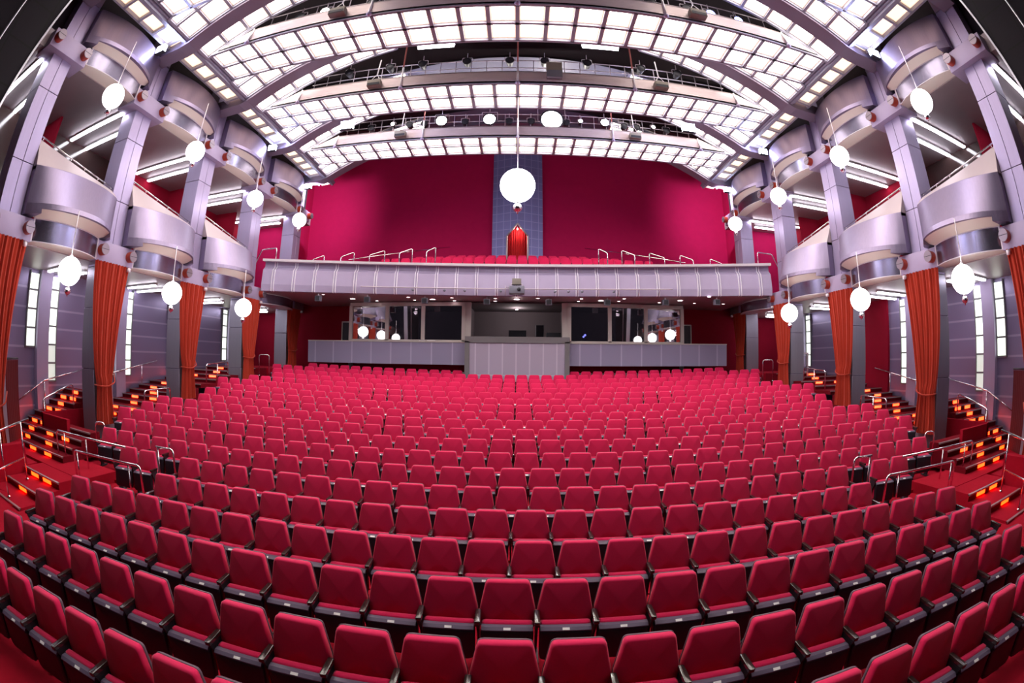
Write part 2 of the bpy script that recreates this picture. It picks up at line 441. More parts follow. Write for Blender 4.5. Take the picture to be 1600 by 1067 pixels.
def column(sx, k):
    y = YCOL[k]
    t = thing('column', 'silver panelled column on the %s, %s' % (SIDE[sx], NEAR[k]), 'column', (sx * 12.1, y, 0), group='columns along the side boxes', kind='structure')
    core = MB(); core.box(min(sx * 11.78, sx * 12.46), max(sx * 11.78, sx * 12.46), y - .39, y + .39, 0, 14.2)
    c = obj('column_core', core, M['joint'], t)
    sh = MB(); z = 0.0; hs = [2.55, 1.75, 1.2, 2.0, 2.0, 1.6, 1.5, 1.6]
    for h in hs:
        for y0, y1 in ((y - .42, y - .006), (y + .006, y + .42)):
            sh.box(min(sx * 11.75, sx * 12.5), max(sx * 11.75, sx * 12.5), y0, y1, z + .008, z + h - .008, 1 if z + h < 5.6 else 0)
        z += h
    obj('cladding', sh, [M['silver'], M['grey']], t, bevel=.006, bseg=1)
    for zlo, zhi in ((5.57, 6.14), (10.51, 11.08)):
        if k == 4 and zlo < 6: continue
        b = MB(); b.box(min(sx * 11.5, sx * 12.4), max(sx * 11.5, sx * 12.4), y - .84, y + .84, zlo, zhi)
        bo = obj('bracket_block', b, M['silverflat'], t, bevel=.012)
        for d in (-1, 1):
            yy = y + d * .64; zz = (zlo + zhi) / 2 + .02
            r = MB(); R = .165
            f = -sx   # towards the hall
            r.lathe([(.001, -.01), (R, -.01), (R, .22), (.001, .22)], (sx * 11.5, yy, zz), 24, False, axis='x') if f > 0 else r.lathe([(.001, .01), (R, .01), (R, -.22), (.001, -.22)], (sx * 11.5, yy, zz), 24, False, axis='x')
            ro = obj('red_bolt', r, M['boltred'], bo)
            cp = MB(); cp.lathe([(.001, .0), (R * .97, .0), (R * .97, f * .03), (.001, f * .03)], (sx * 11.5 + f * .22, yy, zz), 24, False, axis='x')
            cp.box(sx * 11.5 + f * .251 - .002, sx * 11.5 + f * .251 + .002, yy - R * .95, yy + R * .95, zz - .006, zz + .006, 1)
            obj('bolt_cap', cp, [M['boltcap'], M['joint']], ro)
    return t

def chord_arc(sx, y0, y1, sag, x0, z, n=28, pw=1.0):
    """points of a bulging front between y0 and y1; sag towards the hall"""
    h = (y1 - y0) / 2; R = (h * h + sag * sag) / (2 * sag); out = []
    for k in range(n + 1):
        a = -1 + 2 * k / n; y = (y0 + y1) / 2 + a * h
        d = math.sqrt(max(R * R - (a * h) ** 2, 0)) - (R - sag)
        out.append((sx * (x0 - d), y, z))
    return out

def side_box(sx, k, upper):
    ya, yb = YCOL[k] + .43, YCOL[k + 1] - .36
    tier = 'upper' if upper else 'lower'
    t = thing('side_balcony', 'curved silver balcony box, %s tier on the %s, %s' % (tier, SIDE[sx], BAYS[k]), 'balcony', (sx * 11.5, (ya + yb) / 2, 5.6 if not upper else 10.6), group='curved side boxes')
    x0 = 11.5
    if upper: zb, zt, sb, st = 11.22, 12.46, .62, .44
    else:     zb, zt, sb, st = 6.20, 7.46, 1.02, .52
    n = 28
    p = MB(); ns = 3
    lip = .13
    A = lambda z, s_: chord_arc(sx, ya, yb, s_, x0, z, n)
    sm = lambda z: sb + (st - sb) * (z - zb) / (zt - zb)
    rows = [A(zb + lip, sm(zb + lip) - .14), A(zb + lip, sm(zb + lip)), A(zb + lip + .14, sm(zb + lip + .14) + .0), A(zb + lip + .15, sm(zb + lip + .15) - .012), A(zt - .03, st - .01), A(zt, st - .05)]
    p.loft(rows[:3], False); p.loft(rows[2:], True)
    # solid ends of the parapet, the blocks left standing at the bottom corners
    for yy, s_ in ((ya, 1), (yb, -1)):
        y1 = yy + s_ * .34
        lo, hi = A(zb, sm(zb)), A(zb + lip, sm(zb + lip)); la = [(sx * (x0 + .4), q[1], q[2]) for q in lo]; ha = [(sx * (x0 + .4), q[1], q[2]) for q in hi]
        sl = slice(0, 4) if s_ > 0 else slice(n - 2, n + 1)
        p.loft([r[sl] for r in (ha, hi, lo, la, ha)])
        e = 3 if s_ > 0 else n - 2
        p.add([lo[e], hi[e], ha[e], la[e]], [(0, 1, 2, 3)]); e = 0 if s_ > 0 else n; p.add([lo[e], hi[e], ha[e], la[e]], [(0, 1, 2, 3)])
        p.prism([(sx * x0, zb + lip), (sx * (x0 + .5), zb + lip), (sx * (x0 + .5), zt), (sx * x0, zt)], lambda q, yy=yy: (q[0], yy, q[1]), lambda q, yy=yy, s_=s_: (q[0], yy + s_ * .03, q[1]))
    obj('parapet', p, M['drum'], t)
    # underside of the parapet
    u = MB(); u.loft([A(zb + lip, sm(zb + lip) - .13), [(q[0], (ya + yb) / 2 + (q[1] - (ya + yb) / 2) * 1.0, q[2]) for q in chord_arc(sx, YCOL[k] + .845, YCOL[k + 1] - .845, .40 if not upper else .22, x0 + .03, zb - .03, n)]], True)
    obj('parapet_underside', u, M['cream'], t)
    # sloping lid behind the rim up to the raking rail
    l = MB()
    if not upper:
        top = [(sx * 11.85, ya + (yb - ya) * j / n, 8.25 - .5 * j / n) for j in range(n + 1)]
        l.loft([A(zt, st - .05), top], True)
        l.add([A(zt, st)[0], (sx * 11.85, ya, 8.25), (sx * 12.0, ya, zt - .1), (sx * x0, ya, zt - .1)], [(0, 1, 2, 3)])
        l.loft([top, [(q[0] + sx * .12, q[1], q[2]) for q in top], [(q[0] + sx * .12, q[1], 7.0) for q in top]])
        r = MB()
        rp = [(sx * 11.83, ya + .02, 8.33), (sx * 11.83, yb - .05, 7.83)]
        r.tube(rp, .022, 8)
        for j in range(6):
            q = j / 5; yy = ya + .1 + (yb - ya - .25) * q; r.tube([(sx * 11.83, yy, 8.22 - .5 * (yy - ya) / (yb - ya)), (sx * 11.83, yy, 8.33 - .5 * (yy - ya) / (yb - ya))], .012, 6)
        obj('handrail', r, M['chrome'], t)
        obj('sloping_lid', l, M['lid'], t)
    # recessed brushed drum below
    yra, yrb = YCOL[k] + .845, YCOL[k + 1] - .845
    zl, zh, sg = (5.59, zb - .02, .40) if not upper else (10.63, zb - .02, .22)
    d = MB(); B = lambda z, s_: chord_arc(sx, yra, yrb, s_, x0 + .02, z, 24)
    d.loft([B(zl, sg), B(zh, sg)], True)
    rim = MB()
    for z0 in (zl, zh - .03):
        rim.loft([B(z0, sg - .01), B(z0, sg + .018), B(z0 + .025, sg + .018), B(z0 + .025, sg - .01)])
    for e in (0, -1):
        q = B(zl, sg)[e]; rim.cbox((q[0], q[1], (zl + zh) / 2), .06, .05, zh - zl)
    do = obj('recessed_drum', d, M['silver2'], t); obj('drum_rim', rim, M['pale'], do)
    s_ = MB(); s_.loft([B(zl, sg), [(sx * 11.95, q[1], zl) for q in B(zl, sg)]])
    obj('soffit_lip', s_, M['cream'], t)
    return t

def globe(sx, p, r, label, top, grp):
    t = thing('pendant_globe', label, 'lamp', (p[0], p[1], p[2] - r), group=grp)
    g = MB(); g.sphere(p, r); obj('glass_globe', g, M['globe'], t)
    rd = MB(); rd.tube([(p[0], p[1], p[2] + r - .01), (p[0], p[1], top)], .014, 8); rd.lathe([(.05, 0), (.05, .04), (.015, .07)], (p[0], p[1], p[2] + r - .01), 12)
    obj('rod', rd, M['steel'], t)
    f = MB(); k = r / .33
    f.lathe([(.03 * k, -r - .05 * k), (.05 * k, -r + .02), (.03 * k, -r + .03)], p, 12); f.sphere((p[0], p[1], p[2] - r - .12 * k), .09 * k, 14, 9)
    f.tube([(p[0], p[1], p[2] - r - .16 * k), (p[0], p[1], p[2] - r - .24 * k)], .015 * k, 6)
    obj('finial_ball', f, M['chrome'], t)
    return t

def folds(sx, yc, z0, z1, half_top, tie_z, half_tie, xf, nf=11, seed=0):
    """a gathered curtain hanging in front of a column"""
    mb = MB(); nz, ny = 26, nf * 8; rows = []
    for iz in range(nz + 1):
        z = z1 + (z0 - z1) * iz / nz
        if z > tie_z:
            q = (z - tie_z) / (z1 - tie_z); w = half_tie + (half_top - half_tie) * (q ** .75); sh = .25 * (1 - q)
        else:
            q = (tie_z - z) / max(tie_z - z0, .01); w = half_tie + .10 * q; sh = .25
        row = []
        for j in range(ny + 1):
            u = -1 + 2 * j / ny
            amp = .055 * (.6 + .4 * math.sin(j * .37 + seed))
            x = xf - amp * math.cos(u * nf * PI + .4 * math.sin(u * 3 + seed)) - .10 * (1 - u * u) * (1 if z < tie_z + .3 else .3)
            row.append((sx * x, yc + u * w - sh * half_top * .55 + .05 * math.sin(u * 5 + seed) * (z1 - z) / (z1 - z0), z))
        rows.append(row)
    mb.loft(rows, True)
    return mb

def last_drum(sx):
    t = thing('recessed_drum', 'dark brushed drum fascia under the %s end of the rear balcony' % SIDE[sx], 'fascia', (sx * 11.5, 19.6, 5.6), group='drums under the balcony ends')
    d = MB(); B = lambda z: chord_arc(sx, YCOL[3] + .845, YCOL[4] - .3, .40, 11.5, z, 24)
    d.loft([B(5.50), B(5.92)], True); obj('drum_face', d, M['silver2'], t)
    r = MB(); r.loft([[(q[0] - sx * .02, q[1], q[2]) for q in B(5.46)], [(q[0] - sx * .02, q[1], q[2]) for q in B(5.50)], B(5.50)]); r.loft([B(5.46), [(sx * 12.0, q[1], 5.46) for q in B(5.46)]]); obj('drum_rim', r, M['pale'], t)
for sx in (-1, 1):
    W = SIDE[sx]
    last_drum(sx)
    for k in range(5): column(sx, k)
    for k in range(4):
        side_box(sx, k, True)
        if k < 3: side_box(sx, k, False)
    # pendant globes
    for k, (gy, gx) in enumerate(((6.30, 10.22), (10.6, 10.22), (14.9, 10.22), (19.05, 10.22))):
        zz = 3.09 + 8.1348 * .8325 * .945
        if sx < 0 and k == 2: zz -= .30
        globe(sx, (sx * gx, gy, zz), .345, 'lit white pendant globe, upper tier on the %s, %s' % (W, BAYS[k]), 11.34, 'pendant globes under the side boxes')
        if k < 3:
            zz = 3.09 + 2.2647 * .8325 * .945
            globe(sx, (sx * gx, gy, zz), .345, 'lit white pendant globe, lower tier on the %s, %s' % (W, BAYS[k]), 6.32, 'pendant globes under the side boxes')
    # curtains
    for k in range(5):
        y = YCOL[k]
        zf = [.3, 1.0, 1.5, 1.8, 2.3][k]
        xf = 11.52
        t = thing('curtain', 'orange-red gathered curtain on the %s column %s' % (W, NEAR[k]), 'curtain', (sx * 11.6, y, zf), group='curtains tied to the columns')
        obj('cloth', folds(sx, y - .02, zf, 5.58, .78, [1.7, 2.1, 2.6, 3.0, 3.4][k], .34, xf, 11, k + sx), M['curtain'] if k < 4 else M['curtain'], t)
        tb = MB(); tz = [1.7, 2.1, 2.6, 3.0, 3.4][k]
        tb.tube(bend([(sx * 11.6, y - .50, tz + .03), (sx * 11.37, y - .47, tz), (sx * 11.33, y - .12, tz - .02), (sx * 11.40, y + .24, tz + .08), (sx * 11.70, y + .44, tz + .32)], .1), .022, 6)
        obj('tie_band', tb, M['curtain'], t)
        h = MB(); h.lathe([(.001, .07), (.07, .05), (.07, -.05), (.001, -.07)], (sx * 11.42, y + .62, 5.48), 14); obj('curtain_hook', h, M['steel'], t)
    # floors / ceilings of the side aisles (slabs between the tiers)
    for nm, z, th in (('lower', 5.56, .6), ('upper', 10.60, .6)):
        s = MB(); s.box(min(sx * 11.9, sx * 16.4), max(sx * 11.9, sx * 16.4), -1, 23.6, z, z + th)
        tag(obj('ceiling_aisle', s, M['soffit']), 'shiny grey %s aisle ceiling behind the %s columns' % (nm, W), 'ceiling', kind='structure')
    # ceiling fluorescents in the aisles
    for up in (0, 1):
        z = 10.57 if up else 5.53
        for k in range(-1, 4):
            for j, dy in enumerate((0.0, 1.0)):
                yy = YCOL[0] + D * k + (3.75 if up else 3.35) + dy
                x0, x1 = ((12.3, 16.0), (13.2, 16.1))[j] if up else ((12.8, 14.6), (13.3, 15.1))[j]
                t = thing('fluorescent_light', '%s long fluorescent light of bay %s, %s aisle ceiling on the %s' % (('nearer', 'farther')[j], ('before the columns', 'one', 'two', 'three', 'four')[k + 1], ('lower', 'upper')[up], W),
                          'light', (sx * (x0 + x1) / 2, yy, z - .09), group='fluorescents in the side aisles')
                a = MB(); a.box(min(sx * x0, sx * x1), max(sx * x0, sx * x1), yy - .09, yy + .09, z - .04, z + .03); obj('light_tray', a, M['tray'], t)
                a = MB(); a.box(min(sx * (x0 + .04), sx * (x1 - .04)), max(sx * (x0 + .04), sx * (x1 - .04)), yy - .06, yy + .06, z - .09, z - .04); obj('tube', a, M['tube'], t)
    # lower side wall with the lit glass-block strips
    w = MB(); w.box(min(sx * 15.2, sx * 15.4), max(sx * 15.2, sx * 15.4), -1, 23.4, 0, 5.57)
    tag(obj('wall_' + W, w, M['sidewall']), 'silver panelled lower wall of the %s aisle' % W, 'wall', kind='structure')
    wi = 0
    for k, ym in enumerate((8.15, 12.35, 16.3, 20.75)):
        if sx > 0 and k == 2: continue
        for j in (0, 1):
            yy = ym + (-.52, .52)[j]; zb = [3.1, 2.0, 2.15, 2.15, 2.4, 2.4, 2.8, 2.8][k * 2 + j]
            wi += 1
            t = thing('window_%d' % (wi + (8 if sx > 0 else 0)), 'tall lit glass-block strip in the %s aisle wall, %s from the stage' % (W, NTH[wi - 1]), 'window', (sx * 15.15, yy, zb), group='glass-block strips', kind='structure')
            fr = MB(); pn = MB(); z = zb; hh = .60; dm = MB()
            while z < 5.3:
                z1 = min(z + hh, 5.45)
                (dm if (z < 2.9 and j == 1 and k == 0) else pn).box(min(sx * 15.14, sx * 15.2), max(sx * 15.14, sx * 15.2), yy - .2, yy + .2, z + .03, z1 - .03)
                fr.box(min(sx * 15.12, sx * 15.2), max(sx * 15.12, sx * 15.2), yy - .24, yy + .24, z - .03, z + .03)
                z = z1
            for e in (-.22, .22): fr.box(min(sx * 15.1, sx * 15.2), max(sx * 15.1, sx * 15.2), yy + e - .02, yy + e + .02, zb, 5.5)
            obj('window_frame', fr, M['bar'], t); obj('glass_blocks', pn, M['strip'], t)
            if dm.v: obj('dim_glass_blocks', dm, M['stripdim'], t)
        pl = MB(); pl.box(min(sx * 14.95, sx * 15.2), max(sx * 14.95, sx * 15.2), ym - .28, ym + .28, 0, 5.55)
        tag(obj('column', pl, M['silverflat']), 'flat silver pier between two glass-block strips, %s in the %s aisle' % (NTH[k], W), 'pier', 'piers of the aisle wall', 'structure')
    # upper side wall and its partitions, dark red cloth
    w = MB(); w.box(min(sx * 16.2, sx * 16.4), max(sx * 16.2, sx * 16.4), -1, 23.4, 6.1, 10.6)
    tag(obj('wall_upper_' + W, w, M['darkred']), 'dark red wall behind the upper boxes on the %s' % W, 'wall', kind='structure')
    for k in range(4):
        yy = 6.85 + D * k
        w = MB(); w.box(min(sx * 14.8, sx * 16.2), max(sx * 14.8, sx * 16.2), yy + .05, yy + .15, 6.1, 10.6)
        tag(obj('wall_partition_' + W, w, [M['darkred'], M['soffit']]), 'dark red partition between upper boxes on the %s, %s' % (W, BAYS[k]), 'wall', 'upper box partitions', 'structure')
    w = MB(); w.box(min(sx * 16.1, sx * 16.2), max(sx * 16.1, sx * 16.2), 2.0, 11.2, 6.2, 10.55)
    tag(obj('wall_smoked_' + W, w, M['smoked']), 'dark smoked glass wall behind the first upper boxes on the %s' % W, 'wall', kind='structure')
    # outer wall above the upper boxes, closes the hall to the roof
    w = MB(); w.box(min(sx * 12.3, sx * 12.5), max(sx * 12.3, sx * 12.5), -1, 23.5, 11.2, 18)
    tag(obj('wall_clerestory_' + W, w, M['roof']), 'dark wall above the upper boxes on the %s' % W, 'wall', kind='structure')
    # dark tiled panel at the stage opening
    t = thing('proscenium_panel', 'dark tiled proscenium panel with silver edge, top %s corner' % W, 'wall panel', (sx * 10.2, 1, 3), kind='structure')
    p = MB(); p.add([(sx * 10.2, -2.5, 3), (sx * 10.2, 1.87, 3), (sx * 10.2, 3.74, 14.0), (sx * 10.2, -2.5, 14.0)], [(0, 1, 2, 3)]); p.add([(sx * 10.5, -2.5, 3), (sx * 10.5, 1.87, 3), (sx * 10.5, 3.74, 14.0), (sx * 10.5, -2.5, 14.0)], [(0, 1, 2, 3)])
    obj('tiled_face', p, M['darktile'], t, fixn=False)
    e = MB(); e.loft([[(sx * 10.16, 1.85, 3), (sx * 10.16, 1.91, 3), (sx * 10.5, 1.91, 3), (sx * 10.5, 1.85, 3)], [(sx * 10.16, 3.72, 14), (sx * 10.16, 3.78, 14), (sx * 10.5, 3.78, 14), (sx * 10.5, 3.72, 14)]], False, 0, False, True); obj('silver_edge', e, M['edge'], t)
    pp = MB(); pp.tube([(sx * 10.05, 1.2, 4), (sx * 10.05, 2.2, 14)], .03, 8); obj('conduit', pp, M['edge'], t)

# ------------------------------------------------------------------ centre globe
globe(1, (.02, 14.8, 9.0), .60, 'large lit pendant globe hanging on the centre line before the tower', 12.7, 'centre globe')

# ------------------------------------------------------------------ luminous ceiling
PW = .8325
ZC = 12.76
FR = [5.34, 9.64, 13.94, 18.24]
BN = ['nearest the stage', 'second from the stage', 'third from the stage', 'nearest the rear wall']
RA, RZ = 24.5 * PW, 3.09 + (14.74 - 24.5) * PW
def vz(x): return RZ + math.sqrt(RA * RA - x * x)
def lit(mb, a, b, c, d, w=.13):
    a, b, c, d = (Vector(p) for p in (a, b, c, d)); m = (a + b + c + d) / 4
    i_ = [p + (m - p) * w for p in (a, b, c, d)]
    mb.add([a, b, c, d] + i_, [(4, 5, 6, 7)], False, 0)
    n = len(mb.v) - 8
    for k in range(4):
        l = (k + 1) % 4; mb.f.append((n + k, n + l, n + 4 + l, n + 4 + k)); mb.sm.append(False); mb.mi.append(1)
def knob(mb, x, y, z): mb.sphere((x, y, z), .085, 14, 9)

for b, y0 in enumerate(FR):
    t = thing('light_bridge', 'flat luminous ceiling band with brushed fascia, %s' % BN[b], 'ceiling light', (0, y0, ZC), group='luminous ceiling bands')
    g = MB(); pn = MB()
    for j in range(3):
        yy = y0 + j * .86
        g.box(-9.99, 9.99, yy - .05, yy + .05, ZC - .05, ZC + .07)
    for k in range(-12, 13): g.box(k * PW - .058, k * PW + .058, y0, y0 + 1.72, ZC - .05, ZC + .07)
    for k in range(-12, 12):
        for j in range(2):
            x0_, x1_, ya_, yb_ = k * PW + .058, (k + 1) * PW - .058, y0 + j * .86 + .05, y0 + (j + 1) * .86 - .05
            lit(pn, (x0_, yb_, ZC + .05), (x1_, yb_, ZC + .05), (x1_, ya_, ZC + .05), (x0_, ya_, ZC + .05))
    obj('coffer_grid', g, M['frame'], t); obj('luminous_panels', pn, [M['panel'], M['rim']], t, fixn=False)
    f = MB(); pr = [(-9.75, ZC + .02), (-8.42, ZC + .0), (8.42, ZC + .0), (9.75, ZC + .02), (8.42, ZC + .53), (-8.42, ZC + .53)]
    f.prism(pr, lambda q: (q[0], y0 - .05, q[1]), lambda q: (q[0], y0 - .01, q[1])); f.box(-8.42, 8.42, y0 - .05, y0 + .12, ZC + .5, ZC + .54)
    obj('fascia', f, M['fascia'], t)
    dk = MB(); dk.box(-8.4, 8.4, y0 + .0, y0 + 1.72, ZC + .12, ZC + .16); obj('walkway_deck', dk, M['roof'], t)
    ra = MB()
    for z in (.62, .95, 1.32): ra.tube([(-8.2, y0 + .5, ZC + .16 + z), (8.2, y0 + .5, ZC + .16 + z)], .02, 6)
    for k in range(-14, 15): ra.tube([(k * .58, y0 + .5, ZC + .16), (k * .58, y0 + .5, ZC + 1.50)], .016, 6)
    obj('walkway_railing', ra, M['catwalk'], t)
    for x in (-8.4, -4.2, 0, 4.2, 8.4):
        kb = MB(); knob(kb, x, y0 - .09, ZC - .04); obj('hanger_knob', kb, M['silverflat'], t)
        po = MB()
        if abs(x) < 8:
            po.tube([(x, y0 - .09, ZC), (x, y0 - .07, ZC + .95)], .038, 8)
            pr_ = MB(); pr_.tube([(x, y0 - .07, ZC + .95), (x, y0 - .03, ZC + 4.2)], .03, 8); obj('hanger_rod', pr_, M['pole'], t)
        else: po.tube([(x, y0 - .09, ZC), (x * .99, y0 - .05, ZC + .56)], .035, 8)
        obj('hanger_sleeve', po, M['steel'], t)
    # hung fascia speakers
    for sx in (-1, 1):
        s = thing('hanging_speaker', 'small beige speaker box hung on the %s of the ceiling band %s' % (SIDE[sx], BN[b]), 'speaker', (sx * 5.2, y0 - .18, ZC + .1), group='speakers on the ceiling bands')
        m = MB(); m.box(sx * 5.2 - .26, sx * 5.2 + .26, y0 - .32, y0 - .07, ZC + .08, ZC + .34); obj('cabinet', m, M['box'], s, bevel=.015)
        m = MB(); m.box(sx * 5.2 - .23, sx * 5.2 + .23, y0 - .335, y0 - .318, ZC + .1, ZC + .2); obj('grille', m, M['lampbody'], s)
        m = MB()
        for d in (-.2, .2): m.tube([(sx * 5.2 + d, y0 - .2, ZC + .33), (sx * 5.2 + d * .1, y0 - .05, ZC + .75)], .012, 6)
        m.tube([(sx * 5.2, y0 - .05, ZC + .74), (sx * 5.2, y0 + .1, ZC + 1.6)], .025, 6)
        obj('hanging_bracket', m, M['steel'], s)

# vaulted luminous strips between the bands, with their arched beams
VSKIP = lambda k: 7 <= k <= 17
def arcx(n, xm):
    a = math.asin(xm / RA); return [(-a + 2 * a * k / n) for k in range(n + 1)]
STR = [(3.2, FR[0])] + [(FR[i] + 1.72, FR[i + 1]) for i in range(3)] + [(FR[3] + 1.72, YCOL[4] + .04)]
for si, (ya, yb) in enumerate(STR):
    yr0 = YCOL[si] - .56; yr1 = YCOL[si] + .03
    t = thing('ceiling_vault', 'arched luminous ceiling strip under the roof, %s from the stage' % NTH[si], 'ceiling', (0, ya, 13), group='luminous vault strips', kind='structure')
    NA = 25; an = arcx(NA, 10.12)
    cells = []
    y = yr0
    while y > ya + .15: cells.append((max(ya, y - PW), y)); y -= PW
    y = yr1
    while y < yb - .15: cells.append((y, min(yb, y + PW))); y += PW
    pn = MB(); g = MB()
    pt = lambda a, y, d: ((RA + d) * math.sin(a), y, RZ + (RA + d) * math.cos(a))
    for c0, c1 in cells:
        for k in range(NA):
            if VSKIP(k): continue
            e = .055 / RA
            lit(pn, pt(an[k] + e, c0 + .055, .04), pt(an[k + 1] - e, c0 + .055, .04), pt(an[k + 1] - e, c1 - .055, .04), pt(an[k] + e, c1 - .055, .04), .11)
    ys_ = sorted({round(v, 4) for c in cells for v in c})
    for yy in ys_:
        for k in range(NA):
            if VSKIP(k): continue
            g.loft([[pt(an[k], yy - .04, -.06), pt(an[k], yy + .04, -.06), pt(an[k], yy + .04, .06), pt(an[k], yy - .04, .06)], [pt(an[k + 1], yy - .04, -.06), pt(an[k + 1], yy + .04, -.06), pt(an[k + 1], yy + .04, .06), pt(an[k + 1], yy - .04, .06)]], False, 0, False, True)
    for c0, c1 in ((ya, yr0), (yr1, yb)):
        for k in range(NA + 1):
            if VSKIP(k) and VSKIP(k - 1): continue
            e = .045 / RA; a = an[k]
            g.loft([[pt(a - e, c0, -.06), pt(a + e, c0, -.06), pt(a + e, c0, .06), pt(a - e, c0, .06)], [pt(a - e, c1, -.06), pt(a + e, c1, -.06), pt(a + e, c1, .06), pt(a - e, c1, .06)]], False, 0, False, True)
    obj('luminous_panels', pn, [M['panel'], M['rim']], t, fixn=False); obj('coffer_grid', g, M['frame'], t)
    ln = MB(); ln.loft([[pt(an[k], yy, .03) for k in range(7, 19)] for yy in (ya, yb)], True); obj('vault_lining', ln, M['lining'], t)
    bk_ = MB(); bk_.loft([[pt(a, yy, .14) for a in an] for yy in (ya - .02, yb + .02)], True); obj('vault_light_block', bk_, M['roof'], t)  # opaque cover added to keep panel light out of the roof void
    # beam
    bm_ = MB(); rows = []
    path = [(-11.6, 12.42), (-10.5, 12.46)]
    n = 40; am = math.asin(10.15 / RA)
    low = [(-11.7, 12.38), (-10.45, 12.42)] + [((RA - .16) * math.sin(-am + 2 * am * k / n), RZ + (RA - .16) * math.cos(-am + 2 * am * k / n)) for k in range(n + 1)] + [(10.45, 12.42), (11.7, 12.38)]
    up = [(p[0], p[1] + .42) for p in low]
    for yy in (yr0, yr1): rows.append([(p[0], yy, p[1]) for p in low])
    bm_.loft(rows); bm_.loft([[(p[0], yr1, p[1]) for p in low], [(p[0], yr1, p[1]) for p in up], [(p[0], yr0, p[1]) for p in up], [(p[0], yr0, p[1]) for p in low]])
    tag(obj('ceiling_beam', bm_, M['beam']), 'grey arched beam spanning the hall between the columns %s' % NEAR[si], 'beam', 'arched ceiling beams', 'structure')

for sx in (-1, 1):
    W = SIDE[sx]
    g = MB(); g.box(min(sx * 10.08, sx * 10.36), max(sx * 10.08, sx * 10.36), 0, 22.5, ZC - .10, ZC + .0); g.box(min(sx * 10.16, sx * 10.28), max(sx * 10.16, sx * 10.28), 0, 22.5, ZC - .2, ZC + .2)
    tag(obj('ceiling_beam', g, M['frame']), 'long straight gutter beam along the %s edge of the ceiling' % W, 'beam', kind='structure')
    t = thing('ceiling_edge', 'narrow sloping row of dimmer lit panels along the %s columns' % W, 'ceiling', (sx * 10.8, 10, 12.5), kind='structure')
    pn = MB(); g = MB()
    P = lambda u, y, d: (sx * (10.36 + .66 * u), y, 12.72 - .06 * u + d)
    y = 3.0; k = 0
    while y < 22.3:
        y1 = y + .86
        lit(pn, P(.06, y + .05, .04), P(.94, y + .05, .04), P(.94, y1 - .05, .04), P(.06, y1 - .05, .04), .10)
        g.loft([[P(0, y - .05, -.09), P(0, y + .05, -.09), P(0, y + .05, .05), P(0, y - .05, .05)], [P(1, y - .05, -.09), P(1, y + .05, -.09), P(1, y + .05, .05), P(1, y - .05, .05)]], False, 0, False, True)
        y = y1
    for u in (0.0, 1.0): g.loft([[P(u - .06, 3, -.09), P(u + .06, 3, -.09), P(u + .06, 3, .05), P(u - .06, 3, .05)], [P(u - .06, 22.4, -.09), P(u + .06, 22.4, -.09), P(u + .06, 22.4, .05), P(u - .06, 22.4, .05)]], False, 0, False, True)
    obj('luminous_panels', pn, [M['panelside'], M['rim']], t, fixn=False); obj('coffer_grid', g, M['frame'], t)

# dark roof above the bridges and its two tubes
r = MB(); r.box(-12.5, 12.5, -1, 27.6, 17.6, 17.8)
for k in range(9): r.box(-12.3, 12.3, 3 + k * 2.7, 3.25 + k * 2.7, 17.1, 17.6)
tag(obj('ceiling', r, M['roof']), 'dark roof void above the luminous ceiling', 'ceiling', kind='structure')
for sx in (-1, 1):
    t = thing('fluorescent_light', 'single fluorescent tube in the dark roof gap, %s of the centre' % SIDE[sx], 'light', (sx * 3.5, 15.8, 16.2), group='tubes in the roof gap')
    m = MB(); m.tube([(sx * 3.5 - .78, 15.8, 16.28), (sx * 3.5 + .78, 15.8, 16.28)], .075, 10); obj('tube', m, M['tube'], t)
    m = MB(); m.box(sx * 3.5 - .82, sx * 3.5 + .82, 15.72, 15.9, 16.36, 16.46)
    for d in (-.5, .5): m.tube([(sx * 3.5 + d, 15.8, 16.4), (sx * 3.5 + d, 15.8, 17.6)], .012, 6)
    obj('light_tray', m, M['tray'], t)

# stage lights standing on the bridges, turned to the stage
def stage_light(x, y, z, r, lens, label, tilt=.25):
    t = thing('stage_light', label, 'spotlight', (x, y, z), group='stage lights on the bridges')
    m = MB(); m.lathe([(.001, .30), (r * .8, .30), (r * 1.15, .0), (r * 1.2, -.02), (r * 1.05, -.02)], (x, y, z), 18, True, axis='y'); obj('lamp_body', m, M['lampbody'], t)
    m = MB(); m.lathe([(r * 1.0, -.005), (r * .6, -.025), (.001, -.03)], (x, y, z), 18, True, axis='y'); obj('lens', m, lens, t)
    m = MB(); m.tube(bend([(x - r * 1.35, y + .1, z), (x - r * 1.35, y + .1, z + r * 1.7), (x + r * 1.35, y + .1, z + r * 1.7), (x + r * 1.35, y + .1, z)], .05), .014, 6); m.tube([(x, y + .1, z + r * 1.7), (x, y + .1, z + r * 1.7 + .25)], .016, 6); obj('yoke', m, M['catwalk'], t)
L = [(-5.8, .09, 'lenssmall', 'small lit pinkish stage light at the left end of the rear bridge'), (-3.48, .24, 'lens', 'bright stage light on the rear bridge, left of the centre pair'),
     (-1.28, .26, 'lens', 'bright stage light on the rear bridge just left of the centre rod'), (1.53, .46, 'lens', 'largest brightest stage light on the rear bridge, right of the centre rod'),
     (2.84, .09, 'lenssmall', 'small lit stage light between two bigger ones on the rear bridge'), (3.97, .18, 'lens', 'bright stage light beside the red rod on the right of the rear bridge'), (6.3, .09, 'lenssmall', 'small lit stage light at the right end of the rear bridge')]
for x, r, ln, lb in L: stage_light(x, 18.6, 13.9, r, M[ln], lb)
for j, x in enumerate((-6.9, -5.0, -4.3, -2.4, -.4, .6, 2.2, 4.9, 5.5, 7.0)):
    stage_light(x, 18.7, 13.85, .14, M['lampbody'], 'unlit black stage light on the rear bridge, %s from the left end' % NTH[j])
